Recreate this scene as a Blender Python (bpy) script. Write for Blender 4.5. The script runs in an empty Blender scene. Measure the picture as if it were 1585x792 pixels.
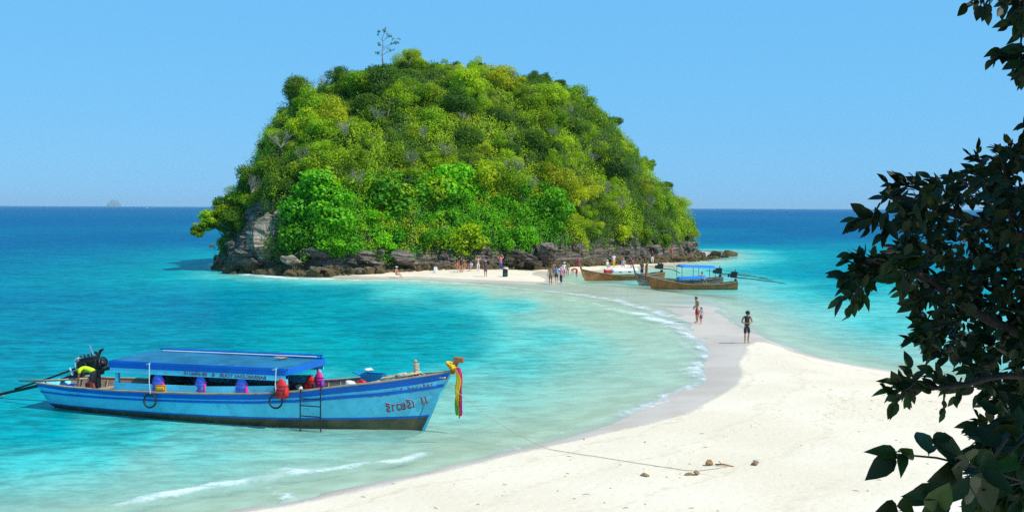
import bpy, bmesh, math, random
import numpy as np
from mathutils import Vector, Matrix, noise as mnoise

random.seed(7); rng = np.random.default_rng(7)
scene = bpy.context.scene
COL = scene.collection
PI = math.pi

# ---------------------------------------------------------------- camera
FOC = 1700.0; CW, CH = 1585.0, 792.0; CAMH = 7.3
PITCH = math.atan(75.0 / FOC); ROLL = math.radians(0.217)
cam_d = bpy.data.cameras.new('camera'); cam = bpy.data.objects.new('camera', cam_d); COL.objects.link(cam)
cam_d.sensor_width = 36.0; cam_d.lens = 36.0 * FOC / CW
cam_d.clip_start = 0.1; cam_d.clip_end = 60000
CM = Matrix.Translation((0, 0, CAMH)) @ Matrix.Rotation(PI / 2 - PITCH, 4, 'X') @ Matrix.Rotation(ROLL, 4, 'Z')
cam.matrix_world = CM
scene.camera = cam

# ---------------------------------------------------------------- sky, sun, exposure
SUN_EL = math.radians(50); SUN_DIR = Vector((0.90, -0.42, 0)).normalized()   # horizontal direction towards the sun
world = bpy.data.worlds.new('World'); scene.world = world; world.use_nodes = True
wn = world.node_tree; wn.nodes.clear()
sky = wn.nodes.new('ShaderNodeTexSky'); sky.sky_type = 'NISHITA'; sky.sun_disc = False
sky.sun_elevation = SUN_EL
sky.sun_rotation = math.atan2(SUN_DIR.x, SUN_DIR.y)
sky.air_density = 1.0; sky.dust_density = 0.3; sky.ozone_density = 3.0; sky.altitude = 0
hs = wn.nodes.new('ShaderNodeHueSaturation'); hs.inputs['Saturation'].default_value = 1.0
tint = wn.nodes.new('ShaderNodeMix'); tint.data_type = 'RGBA'; tint.blend_type = 'MIX'
tint.inputs[0].default_value = 0.80; tint.inputs[7].default_value = (1.45, 5.65, 10.3, 1)
bg = wn.nodes.new('ShaderNodeBackground'); bg.inputs[1].default_value = 0.1
wo = wn.nodes.new('ShaderNodeOutputWorld')
wn.links.new(sky.outputs[0], hs.inputs['Color']); wn.links.new(hs.outputs[0], tint.inputs[6])
wn.links.new(tint.outputs[2], bg.inputs[0]); wn.links.new(bg.outputs[0], wo.inputs[0])
sd = bpy.data.lights.new('sun', 'SUN'); sd.energy = 4.4; sd.angle = math.radians(0.55); sd.color = (1.0, 0.955, 0.87)
sun = bpy.data.objects.new('sun', sd); COL.objects.link(sun)
sv = Vector((SUN_DIR.x * math.cos(SUN_EL), SUN_DIR.y * math.cos(SUN_EL), math.sin(SUN_EL)))
sun.rotation_euler = sv.to_track_quat('Z', 'Y').to_euler(); sun.location = (30, -20, 60)
vs = scene.view_settings; vs.view_transform = 'Standard'; vs.look = 'None'; vs.gamma = 1; vs.exposure = 0.0; vs.use_curve_mapping = False
scene.render.engine = 'CYCLES'
scene.cycles.max_bounces = 8; scene.cycles.transparent_max_bounces = 12; scene.cycles.volume_bounces = 0
scene.cycles.use_denoising = False
scene.cycles.caustics_reflective = False; scene.cycles.caustics_refractive = False

# ---------------------------------------------------------------- helpers
def ray(px, py):
    return (CM.to_3x3() @ Vector((px - CW / 2, -(py - CH / 2), -FOC)))
def G(px, py, z=0.0):                       # photo pixel -> point on the level z
    d = ray(px, py); t = (z - CAMH) / d.z
    return Vector((d.x * t, d.y * t, z))
def A(px, py, Y):                           # photo pixel -> point at distance Y
    d = ray(px, py); t = Y / d.y
    return Vector((d.x * t, Y, CAMH + d.z * t))

def tag(o, label=None, cat=None, group=None, kind=None):
    if label: o['label'] = label
    if cat: o['category'] = cat
    if group: o['group'] = group
    if kind: o['kind'] = kind
    return o
def empty(name, loc, rz=0.0, label=None, cat=None, group=None):
    o = bpy.data.objects.new(name, None); COL.objects.link(o)
    o.location = loc; o.rotation_euler = (0, 0, rz); o.empty_display_size = 0.2
    return tag(o, label, cat, group)
def link(name, me, parent=None, loc=None):
    o = bpy.data.objects.new(name, me); COL.objects.link(o)
    if parent: o.parent = parent
    if loc is not None: o.location = loc
    return o

class MB:
    def __init__(s): s.v = []; s.f = []; s.m = []
    def add(s, vs, fs, mi=0):
        b = len(s.v); s.v += [tuple(v) for v in vs]; s.f += [tuple(b + i for i in f) for f in fs]; s.m += [mi] * len(fs); return s
    def box(s, c, d, rot=None, mi=0):
        hx, hy, hz = d[0] / 2, d[1] / 2, d[2] / 2
        vs = [Vector((x, y, z)) for x in (-hx, hx) for y in (-hy, hy) for z in (-hz, hz)]
        if rot is not None: vs = [rot @ v for v in vs]
        c = Vector(c); vs = [v + c for v in vs]
        return s.add(vs, [(0, 1, 3, 2), (4, 6, 7, 5), (0, 4, 5, 1), (2, 3, 7, 6), (0, 2, 6, 4), (1, 5, 7, 3)], mi)
    def bar(s, a, b, w, h, mi=0):           # box from a to b
        a = Vector(a); b = Vector(b); d = b - a
        q = d.to_track_quat('X', 'Z').to_matrix()
        return s.box((a + b) / 2, (d.length, w, h), q, mi)
    def tube(s, pts, r, n=6, mi=0, caps=True):
        pts = [Vector(p) for p in pts]; N = len(pts)
        rs = [r] * N if not hasattr(r, '__len__') else r
        vs = []; up = Vector((0.123, 0.04, 1)).normalized()
        for i, p in enumerate(pts):
            t = (pts[min(i + 1, N - 1)] - pts[max(i - 1, 0)]).normalized()
            a = t.cross(up)
            if a.length < 0.05: a = t.cross(Vector((1, 0, 0)))
            a.normalize(); b = a.cross(t)
            for k in range(n):
                an = 2 * PI * k / n; vs.append(p + (a * math.cos(an) + b * math.sin(an)) * rs[i])
        fs = [(i * n + k, i * n + (k + 1) % n, (i + 1) * n + (k + 1) % n, (i + 1) * n + k) for i in range(N - 1) for k in range(n)]
        if caps: fs += [tuple(range(n - 1, -1, -1)), tuple((N - 1) * n + k for k in range(n))]
        return s.add(vs, fs, mi)
    def ball(s, c, d, nu=10, nv=7, rot=None, mi=0):
        c = Vector(c); vs = []
        for j in range(nv + 1):
            th = PI * j / nv
            for i in range(nu):
                ph = 2 * PI * i / nu
                v = Vector((math.sin(th) * math.cos(ph) * d[0] / 2, math.sin(th) * math.sin(ph) * d[1] / 2, math.cos(th) * d[2] / 2))
                if rot is not None: v = rot @ v
                vs.append(c + v)
        fs = [(j * nu + i, (j + 1) * nu + i, (j + 1) * nu + (i + 1) % nu, j * nu + (i + 1) % nu) for j in range(nv) for i in range(nu)]
        return s.add(vs, fs, mi)
    def torus(s, c, R, r, ax, n=20, k=7, mi=0, sy=1.0):
        ax = Vector(ax).normalized(); a = ax.orthogonal().normalized(); b = ax.cross(a); vs = []
        for i in range(n):
            an = 2 * PI * i / n; d = a * math.cos(an) + b * math.sin(an)
            for j in range(k):
                bn = 2 * PI * j / k
                vs.append(Vector(c) + d * (R + r * math.cos(bn)) + ax * (r * sy * math.sin(bn)))
        fs = [(i * k + j, ((i + 1) % n) * k + j, ((i + 1) % n) * k + (j + 1) % k, i * k + (j + 1) % k) for i in range(n) for j in range(k)]
        return s.add(vs, fs, mi)
    def grid(s, rows, mi=0, closed=False):  # rows: list of equally long point lists
        n = len(rows[0]); vs = [p for r in rows for p in r]
        fs = []
        for i in range(len(rows) - 1):
            m_ = mi[i] if hasattr(mi, '__len__') else mi
            fl = [(i * n + k, i * n + (k + 1) % n, (i + 1) * n + (k + 1) % n, (i + 1) * n + k) for k in range(n if closed else n - 1)]
            b = len(s.v); s.f += [tuple(b + q for q in f) for f in fl]; s.m += [m_] * len(fl)
        s.v += [tuple(p) for p in vs]
        return s
    def mesh(s, name, mats, smooth=False, bevel=0):
        me = bpy.data.meshes.new(name); me.from_pydata(s.v, [], s.f)
        for m in (mats if isinstance(mats, (list, tuple)) else [mats]): me.materials.append(m)
        me.polygons.foreach_set('material_index', s.m)
        bm = bmesh.new(); bm.from_mesh(me); bmesh.ops.remove_doubles(bm, verts=bm.verts, dist=1e-5)
        bmesh.ops.recalc_face_normals(bm, faces=bm.faces); bm.to_mesh(me); bm.free()
        if smooth: me.polygons.foreach_set('use_smooth', [True] * len(me.polygons))
        me.update(); return me
    def build(s, name, mats, parent=None, smooth=False, loc=None, bevel=0):
        o = link(name, s.mesh(name, mats, smooth), parent, loc)
        if bevel:
            bv = o.modifiers.new('bevel', 'BEVEL'); bv.width = bevel; bv.segments = 2; bv.limit_method = 'ANGLE'
        return o

# ---- node helpers
def newmat(name):
    m = bpy.data.materials.new(name); m.use_nodes = True; m.node_tree.nodes.clear(); return m, m.node_tree.nodes, m.node_tree.links
def nd(ns, typ, **kw):
    n = ns.new(typ)
    for k, v in kw.items():
        if k.startswith('i_'):
            key = k[2:].replace('_', ' ')
            n.inputs[key].default_value = v
        else: setattr(n, k, v)
    return n
def math_n(ns, ls, op, a, b=None, clamp=False):
    n = ns.new('ShaderNodeMath'); n.operation = op; n.use_clamp = clamp
    for i, x in enumerate((a, b)):
        if x is None: continue
        if isinstance(x, (int, float)): n.inputs[i].default_value = x
        else: ls.new(x, n.inputs[i])
    return n.outputs[0]
def mixc(ns, ls, f, a, b, typ='MIX'):
    n = ns.new('ShaderNodeMix'); n.data_type = 'RGBA'; n.blend_type = typ
    for i, x in ((0, f), (6, a), (7, b)):
        if isinstance(x, (int, float)): n.inputs[i].default_value = x
        elif isinstance(x, tuple): n.inputs[i].default_value = (*x[:3], 1)
        else: ls.new(x, n.inputs[i])
    return n.outputs[2]
def smooth_n(ns, ls, x, a, b, lo=0.0, hi=1.0):
    n = ns.new('ShaderNodeMapRange'); n.interpolation_type = 'SMOOTHSTEP'
    if isinstance(x, (int, float)): n.inputs[0].default_value = x
    else: ls.new(x, n.inputs[0])
    n.inputs[1].default_value = a; n.inputs[2].default_value = b; n.inputs[3].default_value = lo; n.inputs[4].default_value = hi
    return n.outputs[0]
def noise_n(ns, ls, vec, scale, detail=3, rough=0.55, dist=0.0, col=False):
    n = ns.new('ShaderNodeTexNoise'); n.inputs['Scale'].default_value = scale; n.inputs['Detail'].default_value = detail
    n.inputs['Roughness'].default_value = rough; n.inputs['Distortion'].default_value = dist
    if vec is not None: ls.new(vec, n.inputs['Vector'])
    return n.outputs['Color' if col else 'Fac']
def ramp_n(ns, ls, x, stops):
    n = ns.new('ShaderNodeValToRGB'); e = n.color_ramp.elements
    while len(e) < len(stops): e.new(0.5)
    for el, (p, c) in zip(e, stops): el.position = p; el.color = (*c, 1)
    ls.new(x, n.inputs[0]); return n.outputs[0]

def S(r, g, b):                             # display 0..255 -> linear
    f = lambda c: (c / 255 / 12.92) if c <= 10.3 else ((c / 255 + 0.055) / 1.055) ** 2.4
    return (f(r), f(g), f(b))

def pm(name, rgb, rough=0.6, var=0.25, scale=4.0, bump=0.0, metal=0.0, spec=0.4, dirt=None, dirt_amt=0.5, coord='Object'):
    m, ns, ls = newmat(name)
    out = ns.new('ShaderNodeOutputMaterial'); p = ns.new('ShaderNodeBsdfPrincipled')
    tc = ns.new('ShaderNodeTexCoord').outputs[coord]
    n1 = noise_n(ns, ls, tc, scale, 5)
    f = smooth_n(ns, ls, n1, 0.3, 0.7)
    dk = tuple(c * (1 - var) for c in rgb); lt = tuple(min(1, c * (1 + var * 0.6)) for c in rgb)
    c = mixc(ns, ls, f, dk, lt)
    if dirt:
        n2 = noise_n(ns, ls, tc, scale * 2.7, 6, 0.7)
        c = mixc(ns, ls, smooth_n(ns, ls, n2, 0.52, 0.72, 0, dirt_amt), c, dirt)
    ls.new(c, p.inputs['Base Color']); p.inputs['Roughness'].default_value = rough; p.inputs['Metallic'].default_value = metal
    p.inputs['Specular IOR Level'].default_value = spec
    if bump:
        b = ns.new('ShaderNodeBump'); b.inputs['Strength'].default_value = 1; b.inputs['Distance'].default_value = bump
        ls.new(noise_n(ns, ls, tc, scale * 6, 4), b.inputs['Height']); ls.new(b.outputs[0], p.inputs['Normal'])
    ls.new(p.outputs[0], out.inputs[0]); return m

# ---- numpy noise
def vnoise(x, y, seed=0):
    xi = np.floor(x).astype(np.int64); yi = np.floor(y).astype(np.int64); xf = x - xi; yf = y - yi
    u = xf * xf * (3 - 2 * xf); v = yf * yf * (3 - 2 * yf)
    def h(a, b):
        n = (a * 374761393 + b * 668265263 + seed * 974634777) & 0xffffffff
        n = ((n ^ (n >> 13)) * 1274126177) & 0xffffffff
        return ((n ^ (n >> 16)) & 0xffff) / 65535.0
    return (h(xi, yi) * (1 - u) + h(xi + 1, yi) * u) * (1 - v) + (h(xi, yi + 1) * (1 - u) + h(xi + 1, yi + 1) * u) * v
def fbm(x, y, o=4, seed=0):
    s = 0; a = 0.5; t = 0
    for i in range(o):
        s = s + a * vnoise(x * 2 ** i + 17.3 * i, y * 2 ** i - 9.1 * i, seed + i); t += a; a *= 0.5
    return s / t - 0.5
def poly_dist(px, py, poly, closed=True):   # distance to polyline, and inside mask
    P = np.array(poly, float); n = len(P); d = np.full(px.shape, 1e9); ins = np.zeros(px.shape, bool)
    for i in range(n if closed else n - 1):
        a = P[i]; b = P[(i + 1) % n]; ab = b - a; L = ab @ ab + 1e-12
        t = np.clip(((px - a[0]) * ab[0] + (py - a[1]) * ab[1]) / L, 0, 1)
        d = np.minimum(d, np.hypot(px - a[0] - t * ab[0], py - a[1] - t * ab[1]))
        if closed:
            c = ((a[1] > py) != (b[1] > py)) & (px < (b[0] - a[0]) * (py - a[1]) / (b[1] - a[1] + 1e-12) + a[0]); ins ^= c
    return d, ins
def smooth_poly(pts, it=2):
    P = [np.array(p, float) for p in pts]
    for _ in range(it):
        Q = [P[0]]
        for a, b in zip(P[:-1], P[1:]): Q += [a * 0.75 + b * 0.25, a * 0.25 + b * 0.75]
        Q.append(P[-1]); P = Q
    return P
# ================================================================ SETTING: sand, sea floor, sea
g2 = lambda L: [tuple(G(*p)[:2]) for p in L]
behind_L = [(45, 36), (70, 25), (70, -30), (-60, -30), (-60, 0), (-40, 8), (-22, 16), (-14, 20.5), (-9, 24)]
shore = g2([(430, 792), (512, 771), (602, 749), (657, 735), (747, 712), (800, 695), (876, 678), (936, 660), (974, 642), (1012, 622), (1046, 602),
    (1085, 596), (1093, 585), (1084, 570), (1092, 556), (1094, 543), (1086, 529), (1064, 515), (1046, 502), (1036, 489), (1000, 477), (950, 464), (890, 455), (840, 449.5), (790, 444), (740, 439.5), (745, 436), (800, 437.5), (850, 440), (885, 440), (930, 442), (975, 445), (1015, 450), (1045, 456), (1082, 460),
    (1105, 469), (1130, 485), (1168, 512), (1201, 531), (1254, 550), (1330, 567), (1380, 573), (1450, 588), (1585, 606)])
LAND = smooth_poly([(-9, 24)] + shore + [(45, 36)], 2)
LAND = LAND + behind_L[1:-1]
dryp = g2([(430, 800), (512, 777), (602, 755), (657, 741), (747, 718), (800, 703), (876, 686), (936, 669), (1012, 653), (1065, 632), (1107, 613), (1133, 588),
    (1129, 565), (1141, 543), (1152, 534), (1170, 529), (1201, 535), (1254, 553), (1330, 570), (1380, 577), (1450, 592), (1585, 611)])
DRY = smooth_poly([(-9, 23.4)] + dryp + [(45, 35)], 2)
DRY = DRY + [(70, 24), (70, -30), (-60, -30), (-60, -1), (-40, 7), (-22, 15), (-14, 19.8)]
# sand at the foot of the island
isl_sand = smooth_poly(g2([(612, 431), (640, 431), (700, 435), (780, 438), (850, 441), (872, 437), (862, 430), (842, 426), (855, 421), (900, 424), (960, 419), (1030, 412), (1075, 404), (1100, 397), (1092, 391)]) + [(36, 190), (-30, 190)] + g2([(430, 424), (500, 428), (560, 431)]), 1)
bathy = [(500, 740, .28), (600, 715, .25), (700, 697, .2), (800, 660, .3), (900, 620, .38), (960, 600, .32), (1020, 560, .28), (1045, 530, .18), (970, 500, .25), (900, 480, .30),
    (900, 540, .6), (850, 520, .85), (800, 560, .8), (750, 600, .6), (700, 640, .5), (600, 680, .45), (500, 690, .48), (400, 690, .55), (300, 700, .65), (250, 740, .45), (200, 780, .35), (100, 700, 1.1),
    (50, 650, 1.5), (0, 700, 1.5), (100, 780, .7), (0, 780, .9), (200, 650, 1.1), (400, 600, 1.6), (300, 550, 2.2), (600, 560, 1.4), (700, 540, 1.4), (700, 500, 1.7), (600, 500, 2.4), (800, 470, .9), (700, 458, 1.3),
    (640, 444, .8), (500, 445, 2.0), (400, 440, 2.6), (300, 480, 3), (100, 500, 3), (0, 560, 2.2), (0, 450, 4), (200, 420, 4.5), (100, 400, 5.5), (0, 380, 7), (200, 370, 8), (0, 340, 12), (300, 340, 10), (0, 325, 14), (160, 322, 14),
    (1200, 510, .38), (1300, 545, .38), (1430, 560, .4), (1250, 490, .62), (1350, 500, .8), (1500, 540, .7), (1200, 465, 1.0), (1300, 450, 1.2), (1500, 450, 1.3), (1250, 420, 2.0), (1150, 412, 1.5), (1100, 408, .9), (1180, 395, 3),
    (1300, 400, 3.5), (1500, 400, 3.6), (1150, 370, 6), (1300, 360, 8), (1500, 360, 8), (1100, 345, 11), (1250, 330, 14), (1500, 330, 14), (1000, 440, .7), (900, 437, .3), (960, 445, .4), (1100, 450, .8), (1050, 458, .3), (1100, 463, .3), (1180, 485, .5),
    (950, 455, .13), (900, 447, .1), (872, 441, .05), (1000, 462, .11), (960, 470, .12), (1020, 473, .08), (1060, 406, .3), (800, 448, .25), (860, 456, .2), (900, 463, .2), (1060, 325, 16), (792, 325, 16)]
BP = np.array([(*G(a, b)[:2], c) for a, b, c in bathy])
BU = np.stack([BP[:, 0] / BP[:, 1] * 3, np.log(BP[:, 1])], 1)
def bathy_depth(x, y):
    yy = np.maximum(y, 12.0); u = x / yy * 3; v = np.log(yy); num = 0; den = 0
    for (bu, bv), d in zip(BU, BP[:, 2]):
        w = 1.0 / ((u - bu) ** 2 + (v - bv) ** 2 + 0.0006) ** 1.6
        num = num + w * math.log(d); den = den + w
    return np.exp(num / den)
def terrain(x, y):
    shp = x.shape; x = x.ravel(); y = y.ravel()
    wob = fbm(x * 0.35, y * 0.35, 3, 5) * 0.5
    dL, iL = poly_dist(x, y, LAND); dD, iD = poly_dist(x, y, DRY); dI, iI = poly_dist(x, y, isl_sand)
    h = -bathy_depth(x, y)
    lim = -(0.02 + 0.10 * np.minimum(dL, dI) + 0.02 * wob); h = np.maximum(h, np.where(iL, h, lim))
    # left of the spit the thin bar joins spit and island
    between = 0.12 * dL / (dL + dD + 1e-6); between = np.where(y > 66, np.minimum(between, .012 - .0022 * np.clip(y - 74, 0, 30) + .04 * wob * np.clip((y - 70) / 10, 0, 1)), between)
    h = np.where(iL, between, h)
    near = np.clip((34 - y) / 20, 0, 1)
    hd = 0.12 + 0.55 * (1 - np.exp(-dD * 0.055)) + near * 0.5 + 0.06 * fbm(x * 0.25, y * 0.25, 4, 2) * np.minimum(1, dD / 3) + 0.015 * fbm(x * 1.3, y * 1.3, 3, 8) * np.minimum(1, dD)
    h = np.where(iD & iL, hd, h)
    hi = 0.75 * (1 - np.exp(-dI * 0.11)) + 0.05 * fbm(x * 0.5, y * 0.5, 3, 3) * np.minimum(1, dI * .5)
    h = np.where(iI, hi, h)
    wet = np.where(iL & ~iD, 1.0, np.where(iD, np.clip(1 - dD / (0.9 + 1.6 * wob), 0, 1), 1.0))
    wet = np.where(iI, np.clip(1 - (dI - 1.2) / 0.8, 0, 1), wet)
    return h.reshape(shp), wet.reshape(shp), np.minimum(dL, dI).reshape(shp)
def axis(lo, hi, step, far_lo, far_hi, g=1.16):
    c = list(np.arange(lo, hi + 1e-6, step)); a = []; s = step; p = lo
    while p > far_lo: s *= g; p -= s; a.append(p)
    b = []; s = step; p = hi
    while p < far_hi: s *= g; p += s; b.append(p)
    return np.array(a[::-1] + c + b)
GX = axis(-36, 46, 0.33, -24000, 24000); GY = axis(20, 132, 0.33, -60, 26000)
XX, YY = np.meshgrid(GX, GY)
HH, WET, DSH = terrain(XX, YY)
def grid_mesh(name, X, Y, Z, mat, attrs):
    ny, nx = X.shape; me = bpy.data.meshes.new(name)
    idx = np.arange(nx * ny).reshape(ny, nx)
    q = np.stack([idx[:-1, :-1], idx[:-1, 1:], idx[1:, 1:], idx[1:, :-1]], -1).reshape(-1, 4)
    me.vertices.add(nx * ny); me.vertices.foreach_set('co', np.stack([X, Y, Z], -1).astype(np.float32).ravel())
    me.loops.add(len(q) * 4); me.loops.foreach_set('vertex_index', q.astype(np.int32).ravel())
    me.polygons.add(len(q)); me.polygons.foreach_set('loop_start', np.arange(0, len(q) * 4, 4, dtype=np.int32))
    me.polygons.foreach_set('use_smooth', [True] * len(q))
    for k, v in attrs.items():
        a = me.attributes.new(k, 'FLOAT', 'POINT'); a.data.foreach_set('value', v.astype(np.float32).ravel())
    me.materials.append(mat); me.update(calc_edges=True); me.validate(); return me

def attr_n(ns, name):
    a = ns.new('ShaderNodeAttribute'); a.attribute_name = name; return a.outputs['Fac']

# --- sand
m_sand, ns, ls = newmat('sand')
out = ns.new('ShaderNodeOutputMaterial'); p = ns.new('ShaderNodeBsdfPrincipled')
geo = ns.new('ShaderNodeNewGeometry').outputs['Position']
nA = noise_n(ns, ls, geo, 0.22, 5); nB = noise_n(ns, ls, geo, 3.0, 6, 0.7)
c = mixc(ns, ls, smooth_n(ns, ls, nA, 0.35, 0.65), (.80, .635, .455), (.86, .70, .52))
c = mixc(ns, ls, smooth_n(ns, ls, nB, 0.55, 0.75, 0, 0.5), c, (.72, .58, .38))
hz = attr_n(ns, 'hgt'); ds_ = attr_n(ns, 'dsh')
dw = math_n(ns, ls, 'ADD', ds_, math_n(ns, ls, 'MULTIPLY', noise_n(ns, ls, geo, .35, 3), 3.0))
for d0, wd_, am in ((3.4, .18, .5), (5.6, .3, .35), (8.3, .22, .4), (11.5, .5, .3)):       # tide lines left on the sand
    band = smooth_n(ns, ls, math_n(ns, ls, 'ABSOLUTE', math_n(ns, ls, 'SUBTRACT', dw, d0)), wd_, 0.0, 0, am)
    c = mixc(ns, ls, math_n(ns, ls, 'MULTIPLY', band, smooth_n(ns, ls, nB, .4, .6)), c, (.60, .45, .28))
c = mixc(ns, ls, smooth_n(ns, ls, math_n(ns, ls, 'ADD', hz, math_n(ns, ls, 'MULTIPLY', nA, 0.25)), 0.72, 0.86), c, (.92, .78, .64))
wet = attr_n(ns, 'wet')
wetn = smooth_n(ns, ls, math_n(ns, ls, 'ADD', wet, math_n(ns, ls, 'MULTIPLY', math_n(ns, ls, 'SUBTRACT', nB, 0.5), 0.5)), 0.3, 0.7)
c = mixc(ns, ls, wetn, c, mixc(ns, ls, smooth_n(ns, ls, nA, .4, .6), (.57, .44, .34), (.64, .51, .405)))
under = smooth_n(ns, ls, hz, -0.03, -0.12)
c = mixc(ns, ls, under, c, mixc(ns, ls, smooth_n(ns, ls, noise_n(ns, ls, geo, 0.7, 4), .4, .65), (.60, .52, .36), (.75, .67, .49)))
ls.new(c, p.inputs['Base Color'])
ls.new(smooth_n(ns, ls, wetn, 0, 1, 0.95, 0.5), p.inputs['Roughness'])
p.inputs['Specular IOR Level'].default_value = 0.12
b = ns.new('ShaderNodeBump'); b.inputs['Distance'].default_value = 0.03; b.inputs['Strength'].default_value = 0.9
vo = ns.new('ShaderNodeTexVoronoi'); vo.inputs['Scale'].default_value = 2.2; ls.new(geo, vo.inputs['Vector'])
hgt = math_n(ns, ls, 'ADD', math_n(ns, ls, 'MULTIPLY', noise_n(ns, ls, geo, 5, 5, .7), 1.0), math_n(ns, ls, 'MULTIPLY', smooth_n(ns, ls, vo.outputs['Distance'], 0.0, 0.35), 0.5))
hgt = math_n(ns, ls, 'MULTIPLY', hgt, math_n(ns, ls, 'SUBTRACT', 1.0, math_n(ns, ls, 'MULTIPLY', wetn, .93)))
ls.new(hgt, b.inputs['Height']); ls.new(b.outputs[0], p.inputs['Normal']); ls.new(p.outputs[0], out.inputs[0])
tag(link('sand_and_sea_floor', grid_mesh('sand_and_sea_floor', XX, YY, HH, m_sand, {'wet': WET, 'hgt': HH, 'dsh': np.minimum(DSH, 60)})), 'white sand spit curving from the near beach out to the island', kind='structure')

# --- foam lines (breaking wavelets and swash), in metres
foam_lines = [([(228, 774), (262, 768), (300, 762), (326, 758)], .26, 1.1), ([(335, 748), (380, 744), (412, 738), (432, 732)], .24, 1.0), ([(440, 734), (490, 726), (548, 718)], .13, .9),
    ([(548, 720), (606, 716)], .1, .8), ([(610, 716), (640, 710), (660, 702)], .2, .9), ([(410, 753), (436, 760), (452, 769), (452, 779), (438, 788)], .09, .95),
    ([(660, 733), (747, 712), (800, 696), (876, 680), (936, 664)], .07, .75), ([(974, 642), (1012, 624), (1046, 605), (1085, 598), (1094, 586), (1084, 570), (1078, 560)], .26, .85),
    ([(1092, 552), (1093, 543), (1085, 530), (1064, 516), (1046, 503), (1030, 497)], .36, .85), ([(985, 484), (1010, 492), (1034, 500), (1040, 505)], .6, .85), ([(940, 478), (985, 486), (1020, 492)], .45, .7),
    ([(840, 450), (890, 455), (950, 464), (1000, 477), (1036, 489)], .5, .8), ([(870, 462), (930, 472), (960, 478)], .25, .6), ([(640, 434), (690, 437), (740, 441), (790, 445), (840, 450)], .3, .8),
    ([(1088, 596), (1070, 585), (1072, 570)], .3, .55), ([(700, 446), (760, 450), (820, 456)], .12, .5), ([(1050, 520), (1062, 535), (1075, 552)], .15, .5),
    ([(370, 421), (400, 427), (450, 431), (505, 432)], .85, 1.1), ([(335, 408), (352, 414), (372, 419)], .9, 1.0), ([(545, 433), (600, 434), (640, 435)], .4, .8), ([(1075, 408), (1110, 402), (1125, 398)], .3, .7),
    ([(1110, 480), (1165, 515)], .06, .4), ([(760, 700), (860, 672), (930, 650), (990, 620), (1040, 590)], .05, .55), ([(690, 706), (780, 684), (850, 664)], .05, .55),
    ([(180, 782), (222, 774)], .1, .6), ([(1000, 470), (1060, 464), (1100, 462)], .12, .5)]
FO = np.zeros_like(XX)
sel = (YY < 150) & (YY > 15) & (np.abs(XX) < 60)
fx = XX[sel]; fy = YY[sel]; fo = np.zeros_like(fx)
wx = fx + fbm(fx * 0.8, fy * 0.8, 3, 31) * 0.9; wy = fy + fbm(fx * 0.8, fy * 0.8, 3, 47) * 0.9
for pts, w, amp in foam_lines:
    d, _ = poly_dist(wx, wy, smooth_poly(g2(pts), 2), closed=False)
    w2 = max(w * 1.35, 0.2)
    fo = np.maximum(fo, amp * np.exp(-(d / w2) ** 2 * 0.7) * min(1.0, (w / w2) ** .5 + .25))
FO[sel] = fo
# the low rollers that carry the foam lift the surface a little
WZ = 0.05 * FO * (DSH > 0.3) * (XX < 20)
WZ += np.where((YY > 18) & (YY < 180), 0.012 * np.sin(XX * 0.9 + YY * 1.9 + 3 * fbm(XX * .1, YY * .1, 2, 3)), 0) * np.clip(DSH / 4, 0, 1)

m_sea, ns, ls = newmat('sea_water')
out = ns.new('ShaderNodeOutputMaterial')
geo = ns.new('ShaderNodeNewGeometry').outputs['Position']
dep = attr_n(ns, 'depth'); foam = attr_n(ns, 'foam')
mp = ns.new('ShaderNodeMapping'); mp.inputs['Scale'].default_value = (0.5, 1.0, 1.0); mp.inputs['Rotation'].default_value = (0, 0, math.radians(-12)); ls.new(geo, mp.inputs[0]); gs = mp.outputs[0]
n_big = noise_n(ns, ls, gs, 0.055, 4, .6); n_mid = noise_n(ns, ls, gs, 0.5, 4, .65)
dd = math_n(ns, ls, 'MULTIPLY', dep, math_n(ns, ls, 'ADD', 0.55, math_n(ns, ls, 'ADD', math_n(ns, ls, 'MULTIPLY', n_big, 0.6), math_n(ns, ls, 'MULTIPLY', n_mid, 0.22))))
lg = math_n(ns, ls, 'LOGARITHM', math_n(ns, ls, 'ADD', dd, 0.03), 2.0)          # log2 depth, -5 .. 4
pos = smooth_n(ns, ls, lg, -4.0, 4.2); pos_node = pos.node; pos_node.interpolation_type = 'LINEAR'
DEPTHRAMP = [(0.0, .42, (.52, .64, .48)), (0.25, .42, (.45, .66, .52)), (.5, .5, (.26, .63, .52)), (.8, .6, (.075, .54, .48)), (1.2, .7, (.0, .32, .33)), (2.0, .75, (.0, .225, .27)), (3.5, .8, (.0, .155, .235)), (6.5, .9, (.0, .105, .215)), (14, 1, (.0, .082, .21))]
st = []
for d_, _, c_ in DEPTHRAMP: st.append(((math.log2(d_ + .03) + 4.0) / 8.2, c_))
st = [(max(0, a), b) for a, b in st]
col = ramp_n(ns, ls, pos, st)
opac = math_n(ns, ls, 'SUBTRACT', 1.0, math_n(ns, ls, 'POWER', 0.115, math_n(ns, ls, 'MULTIPLY', dd, .9)), True)
def wv(scale, detail, rough, vec): return noise_n(ns, ls, vec, scale, detail, rough, 0.3)
w1 = wv(1.3, 5, .68, gs); w2_ = wv(3.8, 4, .7, gs); w3_ = wv(0.3, 4, .6, gs)
wtint = math_n(ns, ls, 'ADD', math_n(ns, ls, 'MULTIPLY', w1, .6), math_n(ns, ls, 'MULTIPLY', w2_, .4))
wtint = smooth_n(ns, ls, math_n(ns, ls, 'ADD', math_n(ns, ls, 'MULTIPLY', wtint, .75), math_n(ns, ls, 'MULTIPLY', w3_, .25)), .40, .60, .66, 1.34)   # light and shade of the ripples put into the colour, crests lighter than troughs
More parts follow.
